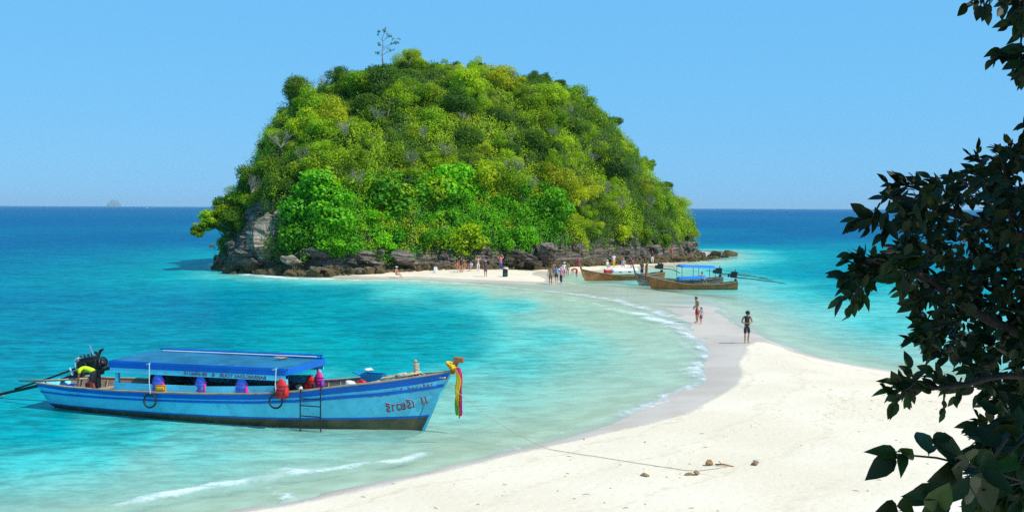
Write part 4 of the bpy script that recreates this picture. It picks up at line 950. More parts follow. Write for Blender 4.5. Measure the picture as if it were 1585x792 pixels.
# foredeck clutter: rope heap, mooring post, cloths, boxes
def heap(nm, s_, y_, z_, L_, W_, H_, mat, lb, cat, seed, turns=9, r_=.03):
    rr_ = random.Random(seed); mb = MB()
    for k in range(turns):
        cx, cy = rr_.uniform(-.4, .4) * L_, rr_.uniform(-.3, .3) * W_; a0 = rr_.uniform(0, 6); R1 = rr_.uniform(.18, .34)
        mb.tube([(cx + math.cos(a0 + i * .55) * R1 * L_, cy + math.sin(a0 + i * .55) * R1 * W_, H_ * (k / turns) + .02 * rr_.random()) for i in range(13)], r_, 5)
    o = mb.build(nm, mat, None, True, wpt((s_, y_, z_))); o.rotation_euler = (0, -math.atan2(.35, 1.5), BANG); return tag(o, lb, cat)
heap('rope_heap', 13.55, -.05, 1.42, 1.25, .7, .26, m_rope, 'tangled heap of pale rope lying on the foredeck of the blue boat', 'rope', 3, 16, .035)
heap('rope_coil', 12.9, -.25, 1.30, .8, .5, .16, m_rope, 'flat coil of beige rope on the foredeck behind the larger heap', 'rope', 8, 9, .03)
t = empty('mooring_post', wpt((14.2, .0, 1.45)), BANG, 'pale wooden bitt post wrapped in rope on the foredeck of the blue boat', 'mooring post')
mb = MB(); mb.tube([(0, 0, 0), (0, 0, .4), (-.03, 0, .68)], [.075, .065, .05], 8); mb.ball((-.03, 0, .7), (.14, .14, .12)); mb.build('post', m_wood, t)
mb = MB()
for k in range(7): mb.torus((0, 0, .35 + .045 * k), .085, .022, (.1 * (k % 2), .05, 1), 12, 5)
mb.tube([(0, 0, .4), (-.22, 0, .12), (-.3, 0, .02)], .025, 5); mb.tube([(0, 0, .42), (.2, -.1, .2), (.28, -.1, .05)], .025, 5); mb.build('rope_wrap', m_rope, t)
def soft(nm, s_, y_, z_, d_, mat, lb, cat, seed=1, rz=0.0, flat=1):
    rr_ = rock_mesh(nm, seed, 3); rr_.materials.append(mat); rr_.polygons.foreach_set('use_smooth', [True] * len(rr_.polygons))
    o = link(nm, rr_, None, wpt((s_, y_, z_))); o.scale = (d_[0] * .62, d_[1] * .62, d_[2] * .62); o.rotation_euler = (0, 0, BANG + rz); return tag(o, lb, cat)
m_teal = pm('teal_plastic', (.0, .19, .42), .5, .15, 3)
t = empty('open_crate', wpt((12.5, .35, 1.32)), BANG, 'teal blue plastic crate with folded lid on the foredeck edge', 'crate')
mb = MB(); mb.box((0, 0, .01), (.75, .4, .02)); mb.box((0, .19, .15), (.75, .02, .3)); mb.box((0, -.19, .15), (.75, .02, .3)); mb.box((.37, 0, .15), (.02, .4, .3)); mb.box((-.37, 0, .15), (.02, .4, .3)); mb.build('tub', m_teal, t)
MB().box((-.45, 0, .25), (.5, .4, .025), Matrix.Rotation(.35, 3, 'Y')).build('lid', m_teal, t)
soft('white_bundle', 12.3, .30, 1.72, (.36, .22, .16), m_white, 'small white bundle lying on the teal crate', 'bundle', 41)
soft('red_bundle', 12.45, -.5, 1.42, (.42, .26, .26), m_red, 'red cloth bundle on the foredeck rail beside the white one', 'bundle', 42)
soft('white_cloth', 12.1, -.55, 1.36, (.5, .3, .22), m_white, 'white cloth bundle left of the red bundle on the foredeck', 'bundle', 43)
soft('towel', 11.3, .0, .72, (.3, .3, .14), m_white, 'pale folded towel lying in the open deck before the cabin', 'towel', 44)
soft('fish_shaped_float', 9.0, .35, zr(8) + .46, (.62, .2, .10), m_wood, 'beige long float lying on the blue boat roof', 'float', 45)
m_dgreen = pm('dark_green_tarp', (.02, .07, .05), .8, .3, 2)
soft('dark_tarp', 4.6, .75, .95, (1.5, .6, .55), m_dgreen, 'dark green tarpaulin heap inside the cabin at the stern end', 'tarpaulin', 46)
soft('seat_cushion', 7.0, .9, .92, (.5, .4, .4), m_dark, 'dark cushion standing on the far bench in the middle of the boat', 'cushion', 47)
soft('seat_cushion', 9.1, .9, .96, (.45, .4, .36), m_dark, 'dark cushion on the far bench near the red bag', 'cushion', 48)
soft('bucket_lid', 9.5, .7, .92, (.28, .28, .24), m_white, 'pale round lid on the far bench next to the dark cushion', 'lid', 49)
MB()
t = empty('water_can', wpt((1.75, -.55, .62)), BANG, 'small dark red fuel can standing by the crewman', 'fuel can')
mb = MB(); mb.box((0, 0, .13), (.22, .16, .26)); mb.tube([(.05, 0, .26), (.05, 0, .31)], .03, 7); mb.build('can', pm('dark_red_plastic', (.16, .02, .03), .5, .2, 3), t, bevel=.02)
MB().tube([(-.08, 0, .25), (-.06, 0, .31), (.01, 0, .31), (.02, 0, .25)], .012, 5).build('handle', m_dark, t)
# garland of cloth ribbons on the bow
t = empty('bow_ribbons', wpt(tip + Vector((.1, 0, 0))), BANG, 'orange, yellow, green and pink cloth ribbons tied round the blue boat bow and hanging down', 'ribbon')
mb = MB()
for k, (mt_, y_) in enumerate(((m_orange, 0), (m_yellow, .03))):
    m2 = MB()
    for j in range(3): m2.torus((.0 + .05 * j - .1, 0, .22 - .06 * j + .03 * k), .15, .035, (.35, 0, 1), 16, 6)
    m2.build('tied_band', mt_, t, smooth=True)
cfs = [(m_green, -.06, -1.38, .0), (m_orange, .0, -1.46, -.05), (m_pink, .06, -1.30, -.06), (m_red, .03, -1.40, .03), (m_yellow, -.03, -1.05, -.09)]
for mt_, dx, zb, dy in cfs:
    m2 = MB(); rows = []
    for i in range(11):
        f = i / 10; z_ = .16 + (zb - .16) * f; wd = (.055 + .03 * math.sin(f * 5 + dx * 30)) ; cx_ = .16 + dx * (.6 + .8 * f) + .10 * min(1, f * 4) + .02 * math.sin(f * 9 + dx * 40)
        rows.append([(cx_ - wd, dy - .16, z_), (cx_ - wd * .3, dy - .20 + .02 * math.sin(f * 7), z_), (cx_ + wd * .4, dy - .15, z_), (cx_ + wd, dy - .18, z_), (cx_ + wd, dy - .165, z_), (cx_, dy - .14, z_)])
    m2.grid(rows, closed=True); m2.build('ribbon', mt_, t, smooth=True)
# mooring line to the beach
def rope_line(nm, a, b, sag, r_, lb, n=26):
    pts_ = []
    for i in range(n + 1):
        f = i / n; p_ = a.lerp(b, f); p_.z -= sag * 4 * f * (1 - f); gz = HZ(p_.x, p_.y) + .02
        p_.z = max(p_.z, gz if gz > 0.0 else -.02 + .0); pts_.append(p_)
    mb = MB(); mb.tube(pts_, r_, 5); return tag(mb.build(nm, m_rope, None, True), lb, 'rope')
rope_line('mooring_line', wpt((15.15, -.12, 1.68)), G(1125, 722, .75), 1.15, .009, 'thin pale mooring line running from the blue boat bow over the water to the beach')
rope_line('bow_line', wpt((14.2, 0, 1.85)), wpt((15.3, -.16, 1.70)), .08, .02, 'short pale rope from the bitt post to the bow head of the blue boat', 8)
# ---- long-tail engine at the stern
e0 = wpt((1.5, .35, 1.08)); t = empty('longtail_engine', e0, BANG, 'black oily outboard motor on its long shaft at the stern of the blue boat', 'engine')
t.scale = (1.2, 1.2, 1.12)
tl = math.radians(13)
RT = Matrix.Rotation(-tl, 3, 'Y')
def T(v): return RT @ Vector(v)
mb = MB(); mb.box(T((-.35, 0, .30)), (.62, .34, .34), RT); mb.box(T((-.35, 0, .52)), (.50, .26, .14), RT); mb.box(T((.02, 0, .30)), (.16, .40, .30), RT)
mb.tube([T((-.35, -.19, .34)), T((-.35, -.26, .34))], .13, 12); mb.build('engine_block', m_engine, t, bevel=.02)
for k in range(4): 
    MB().tube([T((-.56 + .14 * k, 0, .56)), T((-.56 + .14 * k, 0, .69))], [.04, .03], 7).build('cylinder_head', m_engine, t)
mb = MB(); mb.tube([T((.12, -.1, .42)), T((.16, -.1, .62)), T((.08, -.1, .70))], .05, 8); mb.tube([T((-.02, .1, .5)), T((.1, .12, .72)), T((.2, .12, .74))], .045, 8); mb.build('intake_pipe', m_engine, t)
mb = MB(); mb.tube([T((-.1, 0, .6)), T((-.16, 0, .95))], .025, 6); mb.build('exhaust_stack', m_steel, t)
mb = MB(); mb.torus(T((.2, 0, .30)), .19, .03, RT @ Vector((1, 0, 0)), 16, 6); mb.tube([T((.16, 0, .30)), T((.24, 0, .30))], .12, 12); mb.build('flywheel', m_engine, t, smooth=True)
mb = MB(); mb.ball(T((-.62, -.05, .55)), (.26, .22, .20)); mb.build('air_filter', m_steel, t, smooth=True)
mb = MB()
for dy in (-.17, .17): mb.bar(T((-.9, dy, .06)), T((.95, dy, .10)), .06, .09)
mb.bar(T((-.7, -.17, .08)), T((-.7, .17, .08)), .06, .06); mb.bar(T((.1, -.17, .1)), T((.1, .17, .1)), .06, .06); mb.build('engine_frame', m_black, t)
mb = MB(); mb.tube([T((.3, 0, .12)), T((1.0, 0, .22)), T((1.25, 0, .34))], [.04, .035, .03], 7); mb.build('tiller', m_black, t)
mb = MB(); mb.tube([T((-.6, 0, .10)), T((-1.6, 0, .0)), T((-3.9, 0, -.05))], [.10, .06, .045], 8); mb.build('drive_shaft_housing', m_black, t, smooth=True)
mb = MB(); mb.tube([T((-.7, .0, .32)), T((-1.9, 0, .16)), T((-3.3, 0, .03))], [.035, .035, .03], 6); mb.build('upper_brace', m_black, t, smooth=True)
for k in range(3):
    a_ = k * 2 * PI / 3; R3 = Matrix.Rotation(a_, 3, 'X'); MB().ball(T((-3.92, 0, -.05)) + RT @ (R3 @ Vector((0, 0, .1))), (.03, .10, .2), 8, 6, RT @ R3).build('propeller_blade', m_steel, t, smooth=True)
mb = MB(); mb.box((-.1, 0, -.42), (.14, .16, .9)); mb.box((-.1, 0, -.0), (.3, .3, .1)); mb.build('pivot_stand', m_black, t)
mb = MB(); mb.tube([T((-.75, -.1, .15)), T((-.66, -.2, .55)), T((-.5, -.2, .62))], .02, 5); mb.tube([T((-.95, -.12, .35)), T((-.9, -.12, .10))], .035, 6); mb.build('fuel_hose', m_white, t)
# mooring pole resting over the stern
tag(MB().tube([wpt((-1.6, -.25, .72)), wpt((.1, -.5, .86)), wpt((1.6, -.45, 1.0))], [.035, .045, .04], 7).build('boat_pole', m_wood, None, True), 'pale wooden pole lying over the stern beside the black engine shaft', 'pole')
t = empty('deck_stool', wpt((.95, -.45, .34)), BANG, 'small blue and white stool behind the bending crewman', 'stool')
MB().box((0, 0, .4), (.34, .28, .04)).build('seat', m_vblue, t)
for dx in (-.13, .13):
    for dy in (-.1, .1): MB().tube([(dx * 1.2, dy * 1.2, 0), (dx, dy, .4)], .015, 5).build('leg', m_white, t)

# ================================================================ BROWN LONGTAIL BOATS
m_bwood = pm('varnished_brown_wood', (.36, .14, .035), .55, .3, 1.5, dirt=(.12, .06, .03), dirt_amt=.5)
m_gwood = pm('grey_weathered_wood', (.17, .145, .12), .8, .3, 1.5, dirt=(.08, .07, .05))
m_tarp = pm('bright_blue_tarpaulin', (.005, .20, .70), .5, .15, 1.2)
def longtail(bow, stern, label, mat, zb=1.25, zs=.8, zm=.6, post=2.5, lean=.5, beam=.8, engines=((-.5, 3.4),), ribbon=None, nplank=3):
    v = bow - stern; L = math.hypot(v.x, v.y); ang = math.atan2(v.y, v.x)
    t = empty('longtail_boat', (stern.x, stern.y, 0), ang, label, 'boat', 'brown longtail boats moored by the island')
    n = 17
    def sec(f, w, side, off=0):
        zg_ = zm + (zb - zm) * max(0, (f - .45) / .55) ** 1.9 + (zs - zm) * max(0, (.35 - f) / .35) ** 1.6; zk = -.25 + .18 * max(0, (f - .8) / .2) ** 2 + .15 * max(0, (.12 - f) / .12)
        b_ = beam * (1 - .97 * max(0, (f - .38) / .62) ** 2.1) * (1 - .38 * max(0, (.25 - f) / .25) ** 1.5)
        x_ = f * L + (w * .35 * max(0, (f - .75) / .25)) - (1 - w) * .35 * max(0, (f - .8) / .2)
        return (x_, side * max(.02, b_ * (.25 + .75 * w ** .55) + off), zk + (zg_ - zk) * w)
    W = [0, .3, .5, .68, .84, 1.0]
    for side in (-1, 1):
        for j in range(len(W) - 1):          # every strake a plank of its own
            mb = MB(); mb.grid([[sec(f, W[j] + .0, side, .012), sec(f, W[j + 1] - .012, side, 0.0)] for f in np.linspace(0, 1, n)])
            mb.build('hull_plank', mat, t, smooth=True)
        mb = MB(); mb.grid([[sec(f, 1, side, .03), sec(f, 1, side, -.06)] for f in np.linspace(0, 1, n)]); 
        for r_ in range(0): pass
        o = mb.build('gunwale', m_wood, t); sm_ = o.modifiers.new('thick', 'SOLIDIFY'); sm_.thickness = .05; sm_.offset = 1
    mb = MB(); mb.grid([[sec(f, .45, -1, -.03), sec(f, .45, 1, -.03)] for f in np.linspace(0.01, .93, n)]); mb.build('deck', m_deck, t)
    mb = MB(); mb.add([sec(0, w, -1) for w in W] + [sec(0, w, 1) for w in W[::-1]], [tuple(range(12))]); mb.build('transom', mat, t)
    bx = L + .30
    mb = MB(); mb.tube([(L - .3, 0, -.05), (L + .0, 0, .5), (bx - .05, 0, zb), (bx + lean * .5, 0, (zb + post) / 2), (bx + lean, 0, post)], [.07, .09, .10, .08, .06], 6); mb.build('bow_post', mat, t)
    for k_ in range(4):                       # white painted marks near the bow
        f = .93 - .022 * k_; a_ = Vector(sec(f, .80, -1, .03)); mb = MB(); mb.torus(a_, .065, .018, (0, 1, 0), 10, 4); mb.build('painted_mark', m_white, t)
    for f in (.2, .42, .6, .76): MB().box((f * L, 0, sec(f, .86, 1)[2]), (.25, sec(f, .86, 1)[1] * 2 - .04, .04)).build('thwart', m_deck, t)
    for dx_, LT in engines:
        ex = -.15 + dx_ * 0 + .25; ez = zs + .35
        e = MB(); e.box((.35, 0, ez + .15), (.6, .34, .34)); e.box((.35, 0, ez + .40), (.4, .26, .18)); e.tube([(.72, 0, ez + .15), (.85, 0, ez + .15)], .17, 10); e.tube([(.2, 0, ez + .4), (.2, 0, ez + .68)], .04, 6); e.ball((.05, 0, ez + .38), (.24, .24, .2)); e.build('engine', m_engine, t)
        e = MB(); e.tube([(.6, 0, ez), (-1, 0, ez - .12), (-LT, 0, ez - .55)], [.06, .045, .035], 6); e.tube([(.4, 0, ez + .3), (-1.2, 0, ez + .1), (-LT * .75, 0, ez - .32)], [.02, .02, .02], 5); e.build('long_shaft', m_black, t)
        MB().tube([(.7, 0, ez + .1), (1.6, 0, ez + .25)], .025, 5).build('tiller', m_black, t)
        MB().box((.15, 0, zs - .1), (.16, .3, .6)).build('engine_mount', m_dark, t)
    if ribbon:
        rt = empty('bow_ribbons', t.matrix_basis @ Vector((bx + lean * .72, 0, zb + (post - zb) * .72)), ang, ribbon[1], 'ribbon', 'cloth ribbons on longtail bow posts')
        mb = MB()
        for k in range(3): mb.torus((0, 0, .05 * k), .11, .035, (.4, 0, 1), 10, 5)
        mb.build('tied_band', ribbon[0][0], rt, smooth=True)
        for k, mt_ in enumerate(ribbon[0][1:]):
            mb = MB(); mb.grid([[(.06 + .04 * k - .12 * f_ * lean, -.1 - .02 * k, -.05 - ribbon[2] * f_), (.14 + .04 * k - .12 * f_ * lean, -.13, -.05 - ribbon[2] * f_), (.10 + .04 * k - .12 * f_ * lean, -.05, -.05 - ribbon[2] * f_)] for f_ in np.linspace(0, 1, 6)], closed=True); mb.build('ribbon', mt_, rt)
    return t, ang, L
def canopy(t, x0, x1, y_, z_, h_, mat, slope=.0, posts=True):
    mb = MB(); rows = []
    for f in np.linspace(0, 1, 9):
        x_ = x0 + (x1 - x0) * f; zz_ = z_ + slope * f
        rows.append([(x_, -y_, zz_ - .12 - .03 * math.sin(f * 17)), (x_, -y_ * .5, zz_ + .03 * math.sin(f * 9)), (x_, 0, zz_ + .10), (x_, y_ * .5, zz_), (x_, y_, zz_ - .1)])
    mb.grid(rows); o = mb.build('canopy', mat, t, smooth=True); sm_ = o.modifiers.new('thick', 'SOLIDIFY'); sm_.thickness = .03
    if posts:
        for f in (0.03, .5, .97):
            for sd_ in (-1, 1): MB().tube([(x0 + (x1 - x0) * f, sd_ * y_ * .95, h_), (x0 + (x1 - x0) * f, sd_ * y_ * .95, z_ + slope * f - .1)], .025, 5).build('canopy_post', m_dark, t)
b3, a3, L3 = longtail(G(1005, 447), G(1141, 448), 'brown longtail boat nearest the camera by the island, with blue tarpaulins', m_bwood, 1.25, .78, .52, 2.6, -.15, .85, ((0, 4.3),), ((m_green, m_red, m_red), 'green and red ribbons on the nearest longtail bow post', 1.4))
canopy(b3, L3 * .36, L3 * .68, .62, 1.12, .6, m_tarp, -.1)
b2, a2, L2 = longtail(G(987, 442), G(1117, 441), 'weathered grey longtail boat with a bright blue canopy, half hidden behind the nearest one', m_gwood, 1.25, .8, .6, 2.6, .35, .8, ((0, 4.6),), ((m_pink, m_orange), 'faded orange ribbon on the grey longtail bow post', .5))
canopy(b2, L2 * .04 + .5, L2 * .52, .85, 1.75, .6, m_tarp, .12)
b1, a1, L1 = longtail(G(903, 434.5), G(1026, 432), 'dark brown longtail boat furthest left by the island sand', m_bwood, 1.25, .78, .52, 2.3, .3, .85, ((0, 2.0),), ((m_pink, m_pink, m_red), 'pink ribbon on the leftmost longtail bow post', .5))
def on_boat(b_, ang, x_, y_, z_): return Matrix.Translation(b_.location) @ Matrix.Rotation(ang, 4, 'Z') @ Vector((x_, y_, z_))
# cool box and rings in the leftmost longtail
p_ = on_boat(b1, a1, L1 * .70, 0, .72)
t = empty('cool_box', p_, a1, 'red cool box with white lid in the leftmost longtail boat', 'cool box'); MB().box((0, 0, .16), (.7, .45, .36)).build('box', m_red, t, bevel=.03); MB().box((0, 0, .38), (.72, .47, .07)).build('lid', m_white, t)
p_ = on_boat(b1, a1, L1 * .50, 0, .62); t = empty('white_awning_roll', p_, a1, 'white cloth awning with blue edge lying amidships in the leftmost longtail boat', 'awning')
mb = MB(); mb.grid([[(x_, -.6, .35 + .04 * math.sin(x_ * 5)), (x_, 0, .62 + .05 * math.sin(x_ * 3)), (x_, .6, .35)] for x_ in np.linspace(-1.4, 1.4, 12)]); o = mb.build('awning_cloth', m_white, t, smooth=True); o.modifiers.new('thick', 'SOLIDIFY').thickness = .05
for x_ in (-1.0, .0, 1.0): MB().torus((x_, -.75, .30), .18, .06, (0, 1, .2), 14, 6).build('swim_ring', m_vblue if x_ else m_white, t, smooth=True)
# ================================================================ PEOPLE
m_skin = {k: pm('skin_' + k, c, .55, .12, 6) for k, c in {'tan': (.45, .22, .12), 'fair': (.62, .34, .22), 'brown': (.26, .12, .065)}.items()}
m_hairb = pm('black_hair', (.012, .01, .009), .5, .2, 20); m_hairr = pm('red_brown_hair', (.25, .06, .02), .5, .2, 20)
CLOTH = {}
def cloth(c):
    if c not in CLOTH: CLOTH[c] = pm('cloth_%d' % len(CLOTH), c, .85, .2, 8)
    return CLOTH[c]
def skin_obj(name, verts, edges, radii, mat, parent, sub=1, root=0):
    me = bpy.data.meshes.new(name); me.from_pydata(verts, edges, []); me.materials.append(mat)
    o = link(name, me, parent); m = o.modifiers.new('skin', 'SKIN'); m.use_smooth_shade = True; m.branch_smoothing = .4
    for i, sv_ in enumerate(me.skin_vertices[0].data):
        r_ = radii[i]; sv_.radius = r_ if hasattr(r_, '__len__') else (r_, r_); sv_.use_root = (i == root)
    s_ = o.modifiers.new('sub', 'SUBSURF'); s_.levels = sub; s_.render_levels = sub
    return o
def person(loc, heading, h, label, pose='stand', skin='tan', top=None, bottom=None, hair=m_hairb, hat=None, long_hair=False, detail=0, group=None, sleeves=False, bottom_len='short', held=None):
    """heading: direction the person faces (0 = towards -Y)"""
    k = h / 1.72; t = empty('person', loc, heading, label, 'person', group)
    V = lambda x, y, z: Vector((x, y, z)) * k
    J = dict(pel=V(0, 0, .93), wai=V(0, 0, 1.07), che=V(0, .0, 1.27), nek=V(0, -.01, 1.46), hed=V(0, -.03, 1.57), top=V(0, -.02, 1.66))
    sh = {s: V(.19 * s, 0, 1.40) for s in (-1, 1)}; el = {s: V(.25 * s, .02, 1.13) for s in (-1, 1)}; wr = {s: V(.27 * s, -.06, .89) for s in (-1, 1)}
    hp = {s: V(.09 * s, 0, .90) for s in (-1, 1)}; kn = {s: V(.10 * s, -.02, .49) for s in (-1, 1)}; an = {s: V(.10 * s, .01, .09) for s in (-1, 1)}; to = {s: V(.12 * s, -.15, .03) for s in (-1, 1)}
    hd = {s: V(.02 * s, -.05, -.98).normalized() for s in (-1, 1)}
    if pose == 'phone':
        for s in (-1, 1): el[s] = V(.29 * s, .03, 1.13); wr[s] = V(.07 * s, -.26, 1.10); hd[s] = Vector((-.55 * s, -.6, .2)).normalized()
        J['hed'] = V(0, -.08, 1.555); J['top'] = V(0, -.10, 1.64)
        an[1] = V(.07, .05, .10); to[1] = V(.10, -.10, .03); kn[1] = V(.09, -.03, .50)
    if pose == 'fold':
        for s in (-1, 1): el[s] = V(.24 * s, .0, 1.12); wr[s] = V(.08 * s, -.22, 1.02)
        J['hed'] = V(0, -.09, 1.54); J['top'] = V(0, -.12, 1.62); J['che'] = V(0, -.04, 1.27); J['nek'] = V(0, -.06, 1.45)
    if pose == 'up':
        for s in (-1, 1): el[s] = V(.34 * s, -.02, 1.52); wr[s] = V(.16 * s, -.03, 1.70); hd[s] = Vector((-.4 * s, 0, .9)).normalized()
    if pose == 'point':
        el[1] = V(.42, -.06, 1.30); wr[1] = V(.62, -.12, 1.42); hd[1] = Vector((.9, -.2, .3)).normalized()
    if pose == 'walk':
        kn[1] = V(.10, -.16, .52); an[1] = V(.10, -.18, .10); to[1] = V(.11, -.34, .06); kn[-1] = V(-.1, .06, .48); an[-1] = V(-.1, .24, .14); to[-1] = V(-.11, .14, .03)
        wr[1] = V(.27, .15, .93); wr[-1] = V(-.27, -.2, .95)
    if pose == 'bend':
        J.update(wai=V(0, -.08, 1.03), che=V(0, -.34, 1.08), nek=V(0, -.52, 1.03), hed=V(0, -.62, .98), top=V(0, -.70, .93)); sh = {s: V(.18 * s, -.46, 1.04) for s in (-1, 1)}
        el = {s: V(.21 * s, -.50, .76) for s in (-1, 1)}; wr = {s: V(.15 * s, -.56, .52) for s in (-1, 1)}; kn = {s: V(.11 * s, -.08, .48) for s in (-1, 1)}; an = {s: V(.11 * s, .02, .09) for s in (-1, 1)}
    if pose in ('sit', 'squat'):
        dz = -.52; 
        for q in ('pel', 'wai', 'che', 'nek', 'hed', 'top'): J[q] = J[q] + V(0, 0, dz)
        for s in (-1, 1):
            sh[s] += V(0, 0, dz); hp[s] += V(0, 0, dz); el[s] = V(.26 * s, -.06, 1.13 + dz); wr[s] = V(.16 * s, -.28, 1.02 + dz)
            if pose == 'sit': kn[s] = V(.13 * s, -.44, .42); an[s] = V(.13 * s, -.66, .09); to[s] = V(.14 * s, -.80, .05)
            else: kn[s] = V(.17 * s, -.38, .50); an[s] = V(.13 * s, -.10, .09); to[s] = V(.15 * s, -.26, .03)
    vs = []; es = []; rs = []
    def add(p, r, pa=None):
        vs.append(tuple(p)); rs.append(tuple(x * k for x in r) if hasattr(r, '__len__') else r * k)
        if pa is not None: es.append((pa, len(vs) - 1))
        return len(vs) - 1
    a = add(J['pel'], (.135, .10)); b = add(J['wai'], (.115, .085), a); c = add(J['che'], (.15, .105), b); n_ = add((J['che'] + J['nek'] * 3) / 4, (.10, .075), c); e = add(J['nek'], .052, n_)
    f = add((J['nek'] + J['hed']) / 2 + Vector((0, -.015 * k, 0)), .066, e); g = add(J['hed'] + Vector((0, -.012 * k, 0)), (.080, .092), f); tp = add(J['top'], (.062, .070), g)
    fd = (J['hed'] - J['top']).cross(Vector((1, 0, 0))).normalized(); fd = fd if fd.y < 0 else -fd
    if detail: add(J['hed'] + fd * .095 * k + (J['nek'] - J['hed']).normalized() * .012 * k, .016, g)          # nose
    for s in (-1, 1):
        if detail: add(J['hed'] + Vector((s * .088 * k, .01 * k, 0)), .014, g)           # ears
        u = add(sh[s], .062, n_); v = add(sh[s] * .55 + el[s] * .45, .050, u); w = add(el[s], .040, v); x = add(el[s] * .55 + wr[s] * .45, .039, w); y = add(wr[s], .026, x)
        d = hd[s]; side = d.cross(Vector((0, 1, .2))).normalized(); pm_ = add(wr[s] + d * .06 * k, (.040, .020), y)
        for q in range(4):
            o_ = side * (q - 1.5) * .020 * k; L_ = (.062, .078, .074, .055)[q]; curl = Vector((-.3 * s, -.25, 0)) * .02
            p1 = add(wr[s] + d * .10 * k + o_, .0095, pm_); p2 = add(wr[s] + d * (.10 + L_ * .55) * k + o_ * 1.15 + curl * k, .0085, p1); add(wr[s] + d * (.10 + L_) * k + o_ * 1.2 + curl * 2.6 * k, .007, p2)
        q1 = add(wr[s] + d * .045 * k + side * -.045 * k, .011, pm_); add(wr[s] + d * .095 * k + side * -.062 * k, .009, q1)
        u = add(hp[s], (.088, .095), a); v = add(hp[s] * .5 + kn[s] * .5, .078, u); w = add(kn[s], .054, v); x = add(kn[s] * .62 + an[s] * .38, .054, w); y = add(an[s], .034, x)
        z = add(an[s] * .35 + to[s] * .65 + Vector((0, 0, -.01 * k)), (.040, .026), y); add(to[s], (.036, .018), z)
    skin_obj('body', vs, es, rs, m_skin[skin], t, 1 + (detail > 1))
    def seg(name, pts, rad, mat):
        v_ = [tuple(p) for p, _ in pts]; skin_obj(name, v_, rad[1], [tuple(x * k for x in r_) if hasattr(r_, '__len__') else r_ * k for _, r_ in pts], mat, t, 1)
    if top is not None:
        P = [(J['pel'], (.156, .124)), (J['wai'] * .5 + J['pel'] * .5, (.150, .118)), (J['wai'] * .5 + J['che'] * .5, (.142, .108)), (J['che'], (.168, .122)), ((J['che'] + J['nek'] * 3) / 4, (.118, .090))]; E = [(0, 1), (1, 2), (2, 3), (3, 4)]
        for s in (-1, 1):
            P.append((sh[s], .076)); E.append((4, len(P) - 1))
            if sleeves: P.append((sh[s] * .45 + el[s] * .55, .066)); E.append((len(P) - 2, len(P) - 1))
            if sleeves == 2: P.append((el[s] * .3 + wr[s] * .7, .05)); E.append((len(P) - 2, len(P) - 1))
        seg('shirt', P, (0, E), cloth(top))
    if bottom is not None:
        P = [(J['wai'] * .75 + J['pel'] * .25, (.132, .102)), (J['pel'], (.150, .118))]; E = [(0, 1)]
        for s in (-1, 1):
            P.append((hp[s], (.104, .108))); E.append((1, len(P) - 1)); q = .95 if bottom_len == 'short' else .35 if bottom_len == 'brief' else 1.0
            P.append((hp[s] * (1 - q) + kn[s] * q, .088 if bottom_len == 'short' else .086 if q < .9 else .072)); E.append((len(P) - 2, len(P) - 1))
            if bottom_len == 'long': P.append((an[s] * .9 + kn[s] * .1, .056)); E.append((len(P) - 2, len(P) - 1))
        seg('trousers' if bottom_len == 'long' else 'shorts', P, (0, E), cloth(bottom))
    up = (J['top'] - J['nek']).normalized(); hc = (J['hed'] + J['top']) / 2 + up * .012 * k - fd * .016 * k
    q_ = up.to_track_quat('Z', 'Y').to_matrix()
    mb = MB(); mb.ball(hc, (.205 * k, .235 * k, .225 * k), 14, 10, q_)
    keepv = [i for i, v_ in enumerate(mb.v) if not ((Vector(v_) - hc).dot(fd) > .045 * k and (Vector(v_) - hc).dot(up) < .05 * k) and (Vector(v_) - hc).dot(up) > -.075 * k]
    ks = set(keepv); fs = [f_ for f_ in mb.f if all(i in ks for i in f_)]; mb2 = MB(); mb2.add(mb.v, fs)
    if long_hair: mb2.tube([hc - fd * .07 * k, hc - fd * .10 * k - up * .14 * k, hc - fd * .09 * k - up * .30 * k], [.09 * k, .085 * k, .04 * k], 8)
    mb2.build('hair', hair, t, smooth=True)
    if hat is not None:
        mb = MB(); c_ = hc + up * .045 * k; rows = []
        for z_, r_ in ((-.02, .165 if hat[1] == 'brim' else .118), (-.012, .165 if hat[1] == 'brim' else .120), (0, .118), (.05, .108), (.085, .07), (.095, .01)):
            rows.append([tuple(c_ + q_ @ Vector((math.cos(a_) * r_ * k, math.sin(a_) * r_ * k * 1.08, z_ * k))) for a_ in np.linspace(0, 2 * PI, 14, False)])
        mb.grid(rows, closed=True)
        if hat[1] == 'cap': mb.box(c_ + fd * .15 * k, (.15 * k, .13 * k, .015 * k), q_)
        mb.build('hat', cloth(hat[0]), t, smooth=True)
    if detail:
        for s in (-1, 1): MB().ball(J['hed'] + fd * .083 * k + Vector((s * .032 * k, 0, 0)) + up * .012 * k, (.022 * k,) * 3, 6, 4).build('eye', m_dark, t)
        MB().ball(J['hed'] + fd * .083 * k - up * .048 * k, (.045 * k, .014 * k, .012 * k), 8, 4, q_).build('mouth', cloth((.35, .08, .07)), t)
    return t
gz2 = lambda p: ground_z(p.x, p.y)
def at_ground(px_, py_):
    d = ray(px_, py_); d = d / d.y; Ys = np.arange(20, 190, .12); xs = d.x * Ys; zs = CAMH + d.z * Ys
    gz_ = np.maximum(terrain(xs, Ys)[0], np.array([hz_at(a_, b_) for a_, b_ in zip(xs, Ys)])); k_ = int(np.argmax((zs <= gz_) | (zs <= -.35)))
    return Vector((xs[k_], Ys[k_], zs[k_]))
